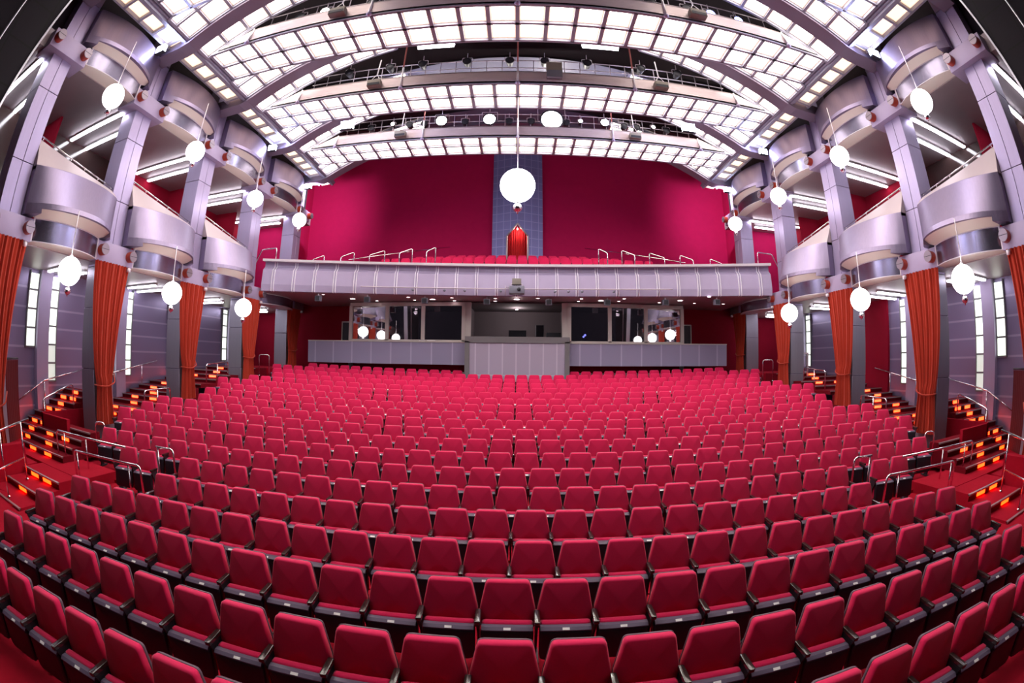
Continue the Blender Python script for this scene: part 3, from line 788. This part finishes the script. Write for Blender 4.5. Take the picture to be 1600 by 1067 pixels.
for j, x in enumerate((-6.6, -4.9, -3.6, -1.9, -.3, 1.0, 2.6, 4.7, 6.2)):
    stage_light(x, 14.3, 14.15, .14, M['lampbody'], 'unlit black stage light on the middle bridge, %s from the left end' % NTH[j])
for j, (x, ln) in enumerate(((-6.9, 'lampbody'), (-6.0, 'lenssmall'), (-4.4, 'lampbody'), (4.0, 'lampbody'), (5.2, 'lampbody'), (6.0, 'blue'), (7.0, 'blue'))):
    stage_light(x, 10.0, 13.75, .15, M[ln], '%s stage light on the near bridge, %s from the left end' % ({'lampbody': 'unlit black', 'lenssmall': 'lit white', 'blue': 'blue lit'}[ln], NTH[j]))
t = thing('projector_box', 'square beige equipment box standing on the middle bridge fascia, right of centre', 'box', (1.3, 13.85, 13.0))
m = MB(); m.box(1.02, 1.58, 13.72, 13.9, 12.95, 13.28); obj('lower_box', m, M['speaker'], t, bevel=.01); m = MB(); m.box(1.02, 1.58, 13.74, 14.0, 13.29, 13.68); obj('upper_box', m, M['box'], t, bevel=.01)

# cool uplights at the beam feet
def add_light(kind, name, loc, energy, color, size=.2, target=None, spot=1.6, blend=.8):
    l = bpy.data.lights.new(name, kind); l.energy = energy; l.color = color
    if kind == 'AREA': l.size = size
    else: l.shadow_soft_size = size
    if kind == 'SPOT': l.spot_size = spot; l.spot_blend = blend
    o = bpy.data.objects.new(name, l); COL.objects.link(o); o.location = loc
    if target is not None: o.rotation_euler = (Vector(target) - Vector(loc)).to_track_quat('-Z', 'Y').to_euler()
    return o
UPL = [(-11.0, 8.0, 12.35, 'left', 'second'), (-11.0, 16.7, 12.35, 'left', 'fourth'), (-11.0, 21.0, 12.0, 'left', 'rearmost'), (-7.3, 16.7, 12.95, 'left', 'inner'),
       (11.0, 8.0, 12.35, 'right', 'second'), (11.0, 16.7, 12.35, 'right', 'fourth'), (11.0, 21.0, 12.0, 'right', 'rearmost'), (7.3, 16.7, 12.95, 'right', 'inner')]
for x, y, z, s_, w_ in UPL:
    sg = 1 if x > 0 else -1
    t = thing('uplight', 'cool white floodlight at the foot of the %s arched beam on the %s' % (w_, s_), 'floodlight', (x, y, z), group='cool floodlights at the beam feet')
    kk = 2.0 if w_ == 'inner' else 1.3
    m = MB(); m.cbox((x, y, z), .30 * kk, .16, .22 * kk); obj('lamp_body', m, M['lampbody'], t, bevel=.02)
    m = MB(); m.cbox((x - sg * .155 * kk, y - .02, z + .02), .012, .14, .18 * kk); m.cbox((x, y - .087, z + .02), .27 * kk, .012, .19 * kk); obj('lens', m, M['cool'], t)
    tgt = (0, y - 1, 13.5) if w_ != 'rearmost' else (x * 1.25, 27.2, 12.3)
    add_light('SPOT', 'uplight_beam', (x - sg * .3, y - .15 if w_ != 'rearmost' else y + .3, z + .05), 420 if w_ != 'rearmost' else 850, (.55, .6, 1.0) if w_ != 'rearmost' else (.95, .8, .95), .12, tgt, 2.2 if w_ != 'rearmost' else 1.9, 1.0)

# ------------------------------------------------------------------ rear balcony
BR, BY = 25.5, -4.9
def bf(x): return BY + math.sqrt(BR * BR - x * x)
t = thing('rear_balcony', 'curved silver balcony front with ribbed panels across the rear of the hall', 'balcony', (0, 20.5, 5.95))
xs2 = [-11.35 + 22.7 * k / 60 for k in range(61)]
p = MB(); prof = [(.10, 5.97), (.0, 6.0), (-.02, 6.3), (.05, 6.95), (.22, 7.12), (.22, 7.34)]
p.loft([[(x, bf(x) + d, z) for x in xs2] for d, z in prof]); obj('front_panels', p, M['silverflat'], t)
for k in range(-12, 13):
    x = k * .905; fn = MB()
    for d in (-.05, .05):
        xx = x + d; fn.loft([[(xx - .016, bf(xx) + dd - e, z) for dd, z in prof] for e in (.0, .05)] + [[(xx + .016, bf(xx) + dd - e, z) for dd, z in prof] for e in (.05, 0)])
    obj('fin', fn, M['fin'], t)
rl = MB(); rl.loft([[(x, bf(x) + d, z) for x in xs2] for d, z in ((-.06, 7.34), (-.06, 7.45), (.26, 7.45), (.26, 7.34), (-.06, 7.34))]); obj('top_rail', rl, M['pale'], t)
so = MB(); so.loft([[(x, bf(x) + .1, 5.97) for x in xs2], [(x, 25.0, 5.90) for x in xs2]]); obj('balcony_soffit', so, M['bsoffit'], t)
fb = MB(); 
for i, (y, z) in enumerate(((21.3, 7.0), (23.05, 7.45), (23.95, 7.75), (24.85, 8.1), (26.2, 8.4))):
    y1 = (23.05, 23.95, 24.85, 26.2, 27.2)[i]
    pass
stp = [(20.9, 6.6), (23.0, 6.6), (23.0, 7.35), (23.9, 7.35), (23.9, 7.75), (24.8, 7.75), (24.8, 8.08), (26.0, 8.08), (26.0, 8.4), (27.3, 8.4)]
fb.loft([[(x, y - .10 * abs(x) if False else y, z) for x in (-13.7, 13.7)] for y, z in stp]); obj('balcony_steps', fb, M['darkred'], t)

# balcony seats: three short rows
BS = [(23.85, 8.50, 13), (24.72, 8.76, 10), (25.6, 9.02, 7)]
LOWB = [q for q in LOW if q[1] in (0, 1, 3)]
bseat = MB()
for src, mi in LOWB:
    b = len(bseat.v); bseat.v += list(src.v)
    for f, sm in zip(src.f, src.sm): bseat.f.append(tuple(b + q for q in f)); bseat.sm.append(sm); bseat.mi.append(mi)
b0 = None
for r, (y, zt, e) in enumerate(BS):
    for n in range(-e, e):
        x = (n + .5) * .57
        lab = 'crimson seat on the rear balcony, %s row, %s %s of the centre line' % (('front', 'middle', 'back')[r], NTH[(-n if n < 0 else n + 1) - 1], SIDE[-1 if n < 0 else 1])
        if b0 is None:
            b0 = obj('balcony_seat', bseat, [M['seat'], M['dark'], M['dark'], M['arm'], M['plate']]); o = b0
        else:
            o = b0.copy(); COL.objects.link(o)
        o.location = (x, y, zt - .95); tag(o, lab, 'theatre seat', 'seats on the rear balcony')

# handrails on the balcony
def hoop(pts, label, grp, r=.024, rad=.1, name='handrail'):
    t = thing(name, label, 'handrail', (pts[0][0], pts[0][1], min(p[2] for p in pts)), group=grp)
    m = MB(); m.tube(bend(pts, rad), r, 8); obj('rail', m, M['chrome'], t); return t
for sx in (-1, 1):
    for j, (xa, xb, hz) in enumerate(((10.4, 9.85, 8.22), (8.75, 8.15, 8.3), (7.2, 6.5, 8.32), (5.65, 5.08, 8.38), (4.3, 3.92, 8.42))):
        y0_ = 21.3 - .02 * j
        hoop([(sx * xa, y0_, 7.0), (sx * xa, y0_, hz - .2), (sx * xb, y0_ + .3, hz + .08), (sx * xb, y0_ + .3, 7.0)], 'white hoop handrail on the rear balcony, %s from the %s end' % (NTH[j], SIDE[sx]), 'hoop rails on the balcony', .03)
    hoop([(sx * 8.6, 22.0, 8.1), (sx * 3.9, 25.9, 9.6)], 'long sloping handrail fixed along the balcony stairs on the %s' % SIDE[sx], 'sloping balcony rails', .028)
    hoop([(sx * 11.0, 18.5, 7.3), (sx * 11.0, 18.5, 8.05), (sx * 11.9, 18.6, 8.05), (sx * 12.3, 18.6, 7.3)], 'small rail hoop at the %s corner of the rear balcony' % SIDE[sx], 'corner balcony rails', .03)

# under the balcony
DL = [(-8.79, 19.47), (-7.85, 20.96), (-6.85, 21.78), (-4.99, 20.73), (-4.89, 21.65), (-2.98, 21.0), (-2.99, 21.92), (-.98, 21.18), (-1.02, 22.0), (-3.97, 21.44), (0, 21.34), (.99, 21.03), (2.94, 21.72), (2.97, 20.9), (3.96, 21.32), (4.85, 21.4), (4.91, 20.56), (6.9, 21.46), (7.67, 20.53), (8.7, 21.26), (8.59, 19.13), (10.25, 21.08)]
BIG = {1, 9, 10, 14, 18}
DLs = sorted(range(len(DL)), key=lambda i: DL[i][0])
for r, i in enumerate(DLs):
    x, y = DL[i]; R = .13 if i in BIG else .075
    zc = 5.97 - .07 * (y - bf(x) - .1) / (25.0 - bf(x) - .1)
    t = thing('downlight', '%s recessed downlight in the balcony soffit, %s counting from the left' % ('wide' if i in BIG else 'small', NTH[r] if r < len(NTH) else 'last'), 'downlight', (x, y, zc), group='downlights under the balcony')
    m = MB(); m.lathe([(R * 1.35, 0), (R * 1.3, -.025), (R, -.02), (R, .0)], (x, y, zc), 18); obj('trim_ring', m, M['steel'], t)
    m = MB(); m.disc((x, y, zc - .012), R, 18); obj('lens', m, M['down'], t)
for j, (x, y) in enumerate(((-8.94, 18.45), (-6.75, 19.95), (-4.16, 20.5), (-1.35, 20.75), (1.46, 20.75), (4.11, 20.45), (6.73, 19.95), (9.02, 18.6))):
    y = bf(x) + .28
    t = thing('soffit_speaker', 'small grey speaker under the balcony front, %s from the left' % NTH[j], 'speaker', (x, y, 5.6), group='speakers under the balcony')
    m = MB(); m.box(x - .14, x + .14, y - .1, y + .12, 5.62, 5.88); obj('cabinet', m, M['speaker'], t, bevel=.02)
    m = MB(); m.box(x - .03, x + .03, y - .02, y + .02, 5.86, 5.97); m.box(x - .11, x + .11, y - .115, y - .1, 5.65, 5.85, 1); obj('bracket', m, [M['steel'], M['lampbody']], t)
t = thing('lighting_bar', 'thin lighting bar on brackets along the lower edge of the balcony front', 'lighting bar', (0, 20.3, 6.2))
m = MB(); m.tube([(x, bf(x) - .28, 6.27) for x in [-6.9 + 13.8 * k / 30 for k in range(31)]], .022, 8); obj('bar', m, M['catwalk'], t)
for k in range(-7, 8):
    x = k * .905; m = MB(); m.tube([(x, bf(x) - .28, 6.27), (x + .03, bf(x) + .02, 6.02)], .016, 6); obj('bracket', m, M['catwalk'], t)
for j, x in enumerate((-4.6, -3.2, -2.3, -.7, 1.7, 2.3, 2.9, 4.3)):
    t = thing('small_lamp', 'tiny lamp clipped to the balcony lighting bar, %s from the left' % NTH[j], 'lamp', (x, bf(x) - .3, 6.1), group='lamps on the balcony bar')
    m = MB(); m.lathe([(.001, .12), (.05, .12), (.06, 0), (.001, 0)], (x, bf(x) - .3, 6.17), 10, axis='y'); obj('lamp_body', m, M['speaker'], t)
t = thing('projector', 'dark projector with beige box above, at the middle of the balcony front', 'projector', (0, 20.2, 6.0))
m = MB(); m.box(-.32, .34, 19.95, 20.45, 6.02, 6.36); obj('projector_body', m, M['speaker'], t, bevel=.03)
m = MB(); m.lathe([(.001, -.06), (.07, -.06), (.09, .05), (.001, .05)], (.1, 19.94, 6.2), 16, axis='y'); obj('lens', m, M['lampbody'], t)
m = MB(); m.box(-.2, .2, 20.15, 20.5, 6.45, 6.72); obj('upper_box', m, M['box'], t, bevel=.02)
m = MB(); m.tube([(-.25, 20.3, 6.36), (-.25, 20.4, 6.5), (.25, 20.4, 6.5), (.25, 20.3, 6.36)], .02, 6); m.tube([(-.5, 20.3, 6.0), (-.5, 20.3, 6.4), (-.32, 20.3, 6.3)], .02, 6); obj('mounting_frame', m, M['catwalk'], t)

# rear walls
w = MB(); w.box(-16.4, 16.4, 27.2, 27.4, 5.9, 18); tag(obj('wall_back', w, M['redwall']), 'crimson upper rear wall above the balcony', 'wall', kind='structure')
w = MB(); w.box(-15.4, -8.3, 23.6, 23.8, 0, 5.9); w.box(8.4, 15.4, 23.6, 23.8, 0, 5.9); w.box(-10.6, -2.3, 22.75, 22.85, 1, 2.95); w.box(2.3, 10.7, 22.75, 22.85, 1, 2.95)
tag(obj('wall_rear_lower', w, M['darkred']), 'dark red rear wall beside the control booth under the balcony', 'wall', kind='structure')
for sx in (-1, 1):
    w = MB(); w.box(min(sx * 12.45, sx * 16.4), max(sx * 12.45, sx * 16.4), 23.3, 23.5, 6.1, 18)
    w.box(min(sx * 13.72, sx * 13.9), max(sx * 13.72, sx * 13.9), 23.5, 27.3, 6, 18)
    tag(obj('wall_rear_' + SIDE[sx], w, M['redwall']), 'crimson return wall behind the last %s column' % SIDE[sx], 'wall', kind='structure')

# tower with the pointed doorway
t = thing('tower', 'blue-lit tiled wedge tower with pointed doorway at the middle of the rear wall', 'tower', (0, 26.8, 9.3), kind='structure')
hd, zs_, za = .62, 10.45, 11.15
TX = 1.52; ty = lambda x: 26.35 + abs(x) * .42
m = MB()
for sx in (-1, 1):
    F = lambda x, z: (sx * x, ty(x), z)
    m.add([F(hd, 8.4), F(TX, 8.4), F(TX, 17.2), F(hd, 17.2)], [(0, 1, 2, 3)])
    m.add([F(0, za), F(hd, zs_), F(hd, 17.2), F(0, 17.2)], [(0, 1, 2, 3)])
    m.add([F(TX, 8.4), (sx * TX, 27.3, 8.4), (sx * TX, 27.3, 17.2), F(TX, 17.2)], [(0, 1, 2, 3)])
obj('tower_cladding', m, M['tower'], t)
m = MB()
for sx in (-1, 1):
    m.tube([(sx * hd, ty(hd) - .03, 8.4), (sx * hd, ty(hd) - .03, zs_)], .06, 6); m.tube([(sx * hd, ty(hd) - .03, zs_), (0, ty(0) - .03, za)], .05, 6)
obj('door_surround', m, M['pale'], t)
dc = thing('curtain', 'bright red curtain hanging inside the pointed tower doorway', 'curtain', (0, 27.0, 9.3))
m = MB(); rows = []
for z in (8.4, 9.5, 10.5, 11.1): rows.append([(-.66 + 1.32 * j / 72, 27.0 + .05 * math.cos(j * .9) + .02 * math.sin(j * .31), z) for j in range(73)])
m.loft(rows, True); obj('cloth', m, mat('red_door_curtain', (.65, .012, .02), .8), dc)
t2 = thing('doorway_lamp', 'small warm lamp in the tip of the tower doorway', 'lamp', (0, 26.8, 10.9)); m = MB(); m.sphere((0, 26.72, 10.92), .04, 12, 8); obj('bulb', m, M['down'], t2); m = MB(); m.tube([(0, 26.72, 10.95), (0, 26.72, 11.1)], .015, 6); obj('stem', m, M['steel'], t2)
add_light('POINT', 'doorway_lamp_glow', (.05, 26.66, 10.8), 12, (1, .75, .6), .05)

# ------------------------------------------------------------------ control booth
t = thing('control_booth', 'pale panelled control booth with windows beneath the rear balcony', 'booth', (0, 22.1, 2.4), kind='structure')
for sx, x1 in ((-1, 10.62), (1, 10.75)):
    m = MB()
    yo = lambda x: 22.1 - .035 * (x - 2.4)     # wings turn slightly to the stage
    m.prism([(sx * 2.45, yo(2.45)), (sx * x1, yo(x1)), (sx * x1, yo(x1) + .12), (sx * 2.45, yo(2.45) + .12)], lambda q: (q[0], q[1], 2.86), lambda q: (q[0], q[1], 3.93))
    wg = obj('wing_panel', m, M['booth'], t)
    m = MB(); m.prism([(sx * 2.45, yo(2.45) - .03), (sx * x1, yo(x1) - .03), (sx * x1, yo(x1) + .5), (sx * 2.45, yo(2.45) + .5)], lambda q: (q[0], q[1], 3.93), lambda q: (q[0], q[1], 3.98)); obj('sill', m, M['wframe'], wg)
m = MB(); m.box(-2.2, 2.3, 21.75, 21.85, 1.9, 3.93); dk = obj('desk_front', m, M['desk'], t)
m = MB(); m.box(-2.42, -2.2, 21.7, 22.3, 1.9, 4.0); m.box(2.3, 2.52, 21.7, 22.3, 1.9, 4.0); m.box(-2.42, 2.52, 21.7, 22.05, 3.93, 4.22); obj('desk_surround', m, M['boothgrey'], dk)
for sx in (-1, 1):
    f = MB()
    xs_ = [2.55, 4.55, 6.4, 8.35]
    f.box(min(sx * 2.2, sx * 2.6), max(sx * 2.2, sx * 2.6), 22.15, 22.35, 3.95, 5.9)
    f.box(min(sx * 2.5, sx * 8.4), max(sx * 2.5, sx * 8.4), 22.12, 22.3, 3.95, 4.06); f.box(min(sx * 2.5, sx * 8.4), max(sx * 2.5, sx * 8.4), 22.12, 22.3, 5.72, 5.9)
    for x in xs_: f.box(sx * x - .09, sx * x + .09, 22.12, 22.3, 4.0, 5.75)
    fo = obj('window_frame', f, M['wframe'], t)
    for a, b in zip(xs_, xs_[1:]):
        g = MB(); g.box(min(sx * (a + .09), sx * (b - .09)), max(sx * (a + .09), sx * (b - .09)), 22.2, 22.212, 4.06, 5.72); obj('pane', g, M['glass'], fo)
    # small side window
    g = MB(); g.box(min(sx * 8.5, sx * 9.35), max(sx * 8.5, sx * 9.35), 23.5, 23.58, 3.2, 5.0); g2 = MB()
    obj('side_window', g, M['lampbody'], t)
    for xx in (8.48, 9.36): g2.box(sx * xx - .03, sx * xx + .03, 23.46, 23.6, 3.2, 5.05)
    g2.box(min(sx * 8.48, sx * 9.36), max(sx * 8.48, sx * 9.36), 23.46, 23.6, 5.0, 5.06); obj('side_window_frame', g2, M['wframe'], t)
m = MB(); m.box(-8.45, 8.45, 26.2, 26.3, 2, 6); m.box(-8.5, -8.4, 22.3, 26.3, 2, 6); m.box(8.4, 8.5, 22.3, 26.3, 2, 6); m.box(-2.5, -2.4, 22.35, 26.3, 2, 6); m.box(2.5, 2.6, 22.35, 26.3, 2, 6); m.box(-8.5, 8.5, 22.2, 26.3, 2.4, 2.5)
obj('booth_inner_walls', m, M['inside'], t); m = MB(); m.box(-8.5, 8.5, 22.3, 26.3, 5.86, 5.9); obj('booth_ceiling', m, M['insideceil'], t)
for x_, e_ in ((-5.4, 10), (5.4, 8), (0, 22)):
    t3 = thing('ceiling_lamp', 'small dim ceiling lamp inside the %s booth room' % ('left' if x_ < 0 else 'right' if x_ > 0 else 'middle'), 'lamp', (x_, 24.3, 5.8), group='booth ceiling lamps')
    m = MB(); m.lathe([(.001, .06), (.09, .06), (.09, .0), (.001, 0)], (x_, 24.3, 5.79), 16); obj('lamp_body', m, M['steel'], t3)
    m = MB(); m.disc((x_, 24.3, 5.785), .07, 16); obj('lens', m, M['down'], t3)
    add_light('POINT', 'booth_fill_light', (x_, 24.2, 5.6), e_, (1, .85, .85), .1)  # point light added to brighten the dark booth room
def desk_item(name, label, cat, x0, x1, y0, y1, z0, z1, mt):
    t = thing(name, label, cat, ((x0 + x1) / 2, (y0 + y1) / 2, z0)); m = MB(); m.box(x0, x1, y0, y1, z0, z1); obj('cabinet', m, mt, t, bevel=.02)
    m = MB(); m.box(x0 + .04, x1 - .04, y0 - .01, y0 + .01, z0 + .04, z1 - .04); obj('front', m, M['lampbody'], t)
desk_item('equipment_rack', 'pale equipment cabinet standing inside the middle booth opening', 'cabinet', 1.0, 1.45, 24.2, 24.8, 3.9, 5.0, M['boothgrey'])
desk_item('monitor', 'dark screen on the desk inside the middle booth opening', 'monitor', -.4, .5, 23.6, 23.75, 4.2, 4.65, M['lampbody'])
desk_item('mixing_desk', 'dark sloping console at the right inside the middle booth opening', 'console', 1.5, 2.2, 22.8, 23.4, 4.0, 4.5, M['lampbody'])
t = thing('blue_lamp', 'small blue lamp glowing behind the right booth window', 'lamp', (3.5, 23.4, 4.3)); m = MB(); m.sphere((3.5, 23.4, 4.42), .06, 12, 8); m.sphere((3.42, 23.4, 4.34), .05, 12, 8); obj('bulb', m, M['blue'], t); m = MB(); m.box(3.35, 3.6, 23.42, 23.55, 4.1, 4.5); obj('lamp_body', m, M['lampbody'], t)
t = thing('papers', 'pale stack of papers on the sill of the left booth window', 'papers', (-4.1, 22.0, 3.98)); m = MB(); m.box(-4.3, -3.9, 21.99, 22.1, 3.985, 4.03); m.box(-4.7, -4.4, 21.99, 22.1, 3.985, 4.02); obj('sheets', m, M['plate'], t)

# ------------------------------------------------------------------ side stairs, landings and handrails
def stair(sx, name, label, x0, x1, y0, z0, n, rise, run, lights=True, off=0.35, base=0.0):
    t = thing(name, label, 'stairs', (sx * (x0 + x1) / 2, y0, z0), group='carpeted side stairs', kind='structure')
    xa, xb = min(sx * x0, sx * x1), max(sx * x0, sx * x1)
    for k in range(n):
        y = y0 + k * run; z = z0 + (k + 1) * rise
        m = MB(); m.box(xa, xb, y, y0 + n * run + (.0), z - rise, z); s = obj('step', m, M['carpet'] if name == 'front_stairs' else M['shadecarpet'], t)
        m = MB(); m.box(xa, xb, y - .03, y + .03, z - .03, z + .006); obj('step_nosing', m, M['nosing'], s)
        if lights:
            for q in ((.32, .68) if k % 2 == 0 else (.5,)):
                xc = xa + (xb - xa) * q
                m = MB(); m.box(xc - .20, xc + .20, y - .015, y + .005, z - rise + .03, z - .035); obj('step_light', m, M['steplight'], s)
    return t
for sx in (-1, 1):
    W = SIDE[sx]
    stair(sx, 'front_stairs', 'three red carpeted steps at the %s end of the front rows' % W, 7.9 + .9, 10.7, 3.75, .0, 3, .15, .62)
    m = MB(); m.box(min(sx * 8.6, sx * 15.2), max(sx * 8.6, sx * 15.2), 5.6, 6.75, 0, .46)
    tag(obj('floor_landing_' + W, m, M['carpet']), 'red carpeted landing at the foot of the %s aisle' % W, 'landing', kind='structure')
    m = MB(); m.box(min(sx * 10.75, sx * 11.0), max(sx * 10.75, sx * 11.0), -2, 5.1, 0, .95); m.box(min(sx * 11.0, sx * 15.2), max(sx * 11.0, sx * 15.2), -2, 5.6, .3, .4)
    tag(obj('wall_low_' + W, m, M['carpet']), 'low red carpeted side wall by the front steps on the %s' % W, 'low wall', kind='structure')
    stair(sx, 'aisle_stairs', 'flight of red steps with orange lights beside the %s wall' % W, 13.1, 15.1, 6.7, .46, 8, .165, .36)
    stair(sx, 'seat_stairs', 'red steps with orange lights rising from the %s landing to the seats' % W, 10.2, 13.0, 6.05, .46, 4, .15, .36)
    m = MB(); m.box(min(sx * 11.3, sx * 13.05), max(sx * 11.3, sx * 13.05), 7.0, 7.12, .3, 1.28); m.box(min(sx * 12.95, sx * 13.07), max(sx * 12.95, sx * 13.07), 7.0, 9.0, .3, 1.3)
    tag(obj('wall_stair_' + W, m, M['carpet']), 'low red carpeted parapet between the two stair flights on the %s' % W, 'low wall', kind='structure')
    m = MB(); m.box(min(sx * 11.5, sx * 15.2), max(sx * 11.5, sx * 15.2), 9.0, 10.4, 0, .76); tag(obj('floor_aisle_' + W, m, M['carpet']), 'red aisle floor behind the second column on the %s' % W, 'floor', kind='structure')
    stair(sx, 'middle_stairs', 'long flight of low red steps with orange lights in the %s aisle' % W, 11.9, 15.1, 10.1, .75, 7, .15, .58)
    stair(sx, 'rear_stairs', 'red steps with orange lights behind the third %s column' % W, 11.9, 15.1, 14.3, 1.80, 5, .145, 1.06)
    m = MB(); m.box(min(sx * 11.5, sx * 15.2), max(sx * 11.5, sx * 15.2), 19.66, 23.6, 0, 2.53); tag(obj('floor_rear_' + W, m, M['carpet']), 'red rear aisle floor on the %s beside the booth' % W, 'floor', kind='structure')
    if sx > 0:
        m = MB(); m.box(15.08, 15.2, 13.9, 17.2, 0, 5.56); tag(obj('wall_red_partition', m, M['darkred']), 'tall dark red section of the right aisle wall beside the third column', 'wall', kind='structure')
        t = thing('glass_balustrade', 'glass balustrade with white frame beside the last right curtain', 'balustrade', (13.0, 18.0, 2.5))
        g = MB(); g.box(12.1, 13.4, 18.0, 18.015, 2.62, 3.3); obj('pane', g, M['clearglass'], t)
        for x in (12.1, 12.75, 13.4):
            g = MB(); g.box(x - .03, x + .03, 17.97, 18.03, 2.4, 3.42); obj('post', g, M['steel'], t)
        g = MB(); g.box(12.07, 13.43, 17.96, 18.04, 3.4, 3.47); obj('top_rail', g, M['steel'], t); g = MB(); g.box(12.07, 13.43, 17.97, 18.03, 2.56, 2.62); obj('bottom_rail', g, M['steel'], t)
    # the dark doorway drape
    t = thing('drape', 'very dark red drape on a black rail beside the front %s curtain' % W, 'drape', (sx * 13.6, 6.3, .46), group='aisle drapes')
    m = MB(); rows = []
    for z in (.47, 1.2, 2.0, 2.7): rows.append([(sx * (13.5 + .5 * j / 40), 5.75 + .75 * j / 40 + .04 * math.cos(j * 1.1), z) for j in range(41)])
    m.loft(rows, True); obj('cloth', m, M['drape'], t)
    m = MB(); m.tube([(sx * 13.45, 5.7, 2.74), (sx * 14.05, 6.55, 2.74)], .03, 8); obj('curtain_rail', m, M['lampbody'], t)
    # rails
    def rail(pts, posts, label, extra=()):
        t = thing('handrail', label, 'handrail', (pts[0][0], pts[0][1], posts[0][2]), group='chrome handrails in the %s aisle' % W)
        m = MB(); m.tube(bend(pts, .12), .026, 8)
        for e in extra: m.tube(e, .02, 8)
        obj('rail', m, M['chrome'], t)
        for x, y, z, zt in posts:
            m = MB(); m.tube([(x, y, z), (x, y, zt)], .02, 8); m.lathe([(.05, 0), (.05, .015), (.025, .03)], (x, y, z), 12); obj('post', m, M['chrome'], t)
    rail([(sx * 9.1, 2.9, 1.42), (sx * 10.25, 5.05, 1.55)], [(sx * 9.62, 3.85, .17, 1.5), (sx * 10.05, 4.7, .32, 1.53)], 'chrome handrail beside the three front steps on the %s' % W, [[(sx * 9.1, 2.9, .75), (sx * 10.05, 4.7, .78)]])
    rail([(sx * 10.65, 6.2, .46), (sx * 10.65, 6.2, 1.17), (sx * 7.75, 6.45, 1.15)], [(sx * 10.3, 6.24, .46, 1.16), (sx * 9.3, 6.33, .3, 1.16)], 'chrome guard rail behind the wheelchair bay on the %s' % W)
    rail([(sx * 9.0, 5.72, .2), (sx * 9.0, 5.72, 1.0), (sx * 6.75, 5.98, 1.0), (sx * 6.75, 5.98, .25)], [(sx * 8.9, 5.74, .2, .98), (sx * 7.1, 5.93, .2, .98)], 'chrome guard rail in front of the wheelchair bay on the %s' % W)
    rail([(sx * 7.1, 6.85, 1.2), (sx * 6.6, 6.9, 1.2), (sx * 6.6, 6.9, .3)], [(sx * 7.05, 6.85, .3, 1.19)], 'short chrome hoop between the sixth-row seats on the %s' % W)
    rail([(sx * 10.05, 7.25, .5), (sx * 10.05, 7.25, 1.35), (sx * 9.8, 7.4, 1.35), (sx * 9.8, 7.4, .5)], [(sx * 10.05, 7.25, .5, 1.2)], 'small chrome hoop at the %s end of the seventh row' % W)
    rail([(sx * 14.9, 6.7, 1.35), (sx * 14.9, 8.2, 2.05), (sx * 14.9, 10.2, 2.4)], [(sx * 14.9, 8.2, 1.1, 2.03)], 'chrome handrail along the %s aisle wall beside the glass-block strips' % W)
    rail([(sx * 13.15, 7.15, 1.3), (sx * 13.15, 7.15, 1.65), (sx * 13.15, 8.5, 2.05), (sx * 13.15, 8.5, 1.3)], [(sx * 13.15, 7.2, .9, 1.6)], 'chrome hoop rail on the stair parapet on the %s' % W)
    rail([(sx * 11.8, 10.9, 1.1), (sx * 11.8, 10.9, 1.85), (sx * 11.8, 12.3, 1.9), (sx * 11.8, 12.3, 1.2)], [(sx * 11.8, 11.6, 1.1, 1.86)], 'chrome hoop rail along the middle stairs on the %s' % W)
    rail([(sx * 14.9, 10.8, 2.1), (sx * 14.9, 14.6, 2.75)], [(sx * 14.9, 11.6, 1.3, 2.22), (sx * 14.9, 13.6, 1.6, 2.58)], 'long sloping chrome handrail on the %s wall beside the middle stairs' % W)
    rail([(sx * 12.15, 15.0, 1.8), (sx * 12.15, 15.0, 2.7), (sx * 12.15, 16.6, 2.8), (sx * 12.15, 16.6, 1.9)], [(sx * 12.15, 15.8, 1.8, 2.74)], 'chrome hoop rail behind the third column on the %s' % W)
    rail([(sx * 11.7, 18.6, 2.2), (sx * 11.7, 18.6, 3.15), (sx * 11.25, 18.8, 3.15), (sx * 11.25, 18.8, 2.2)], [(sx * 11.7, 18.6, 2.2, 3.0)], 'white hoop rail beside the last %s curtain' % W)

# ------------------------------------------------------------------ light of the hall
wd = bpy.data.worlds.new('world'); SC.world = wd; wd.use_nodes = True
wd.node_tree.nodes['Background'].inputs[0].default_value = (.5, .4, .6, 1); wd.node_tree.nodes['Background'].inputs[1].default_value = .02
SC.view_settings.view_transform = 'Standard'; SC.view_settings.look = 'None'; SC.view_settings.exposure = .72; SC.view_settings.gamma = 1
SC.view_settings.use_curve_mapping = False
try:
    cy_ = SC.cycles; cy_.max_bounces = 6; cy_.diffuse_bounces = 3; cy_.glossy_bounces = 3; cy_.transparent_max_bounces = 8; cy_.use_denoising = True; cy_.sample_clamp_indirect = 8
    cy_.caustics_reflective = False; cy_.caustics_refractive = False
except Exception: pass
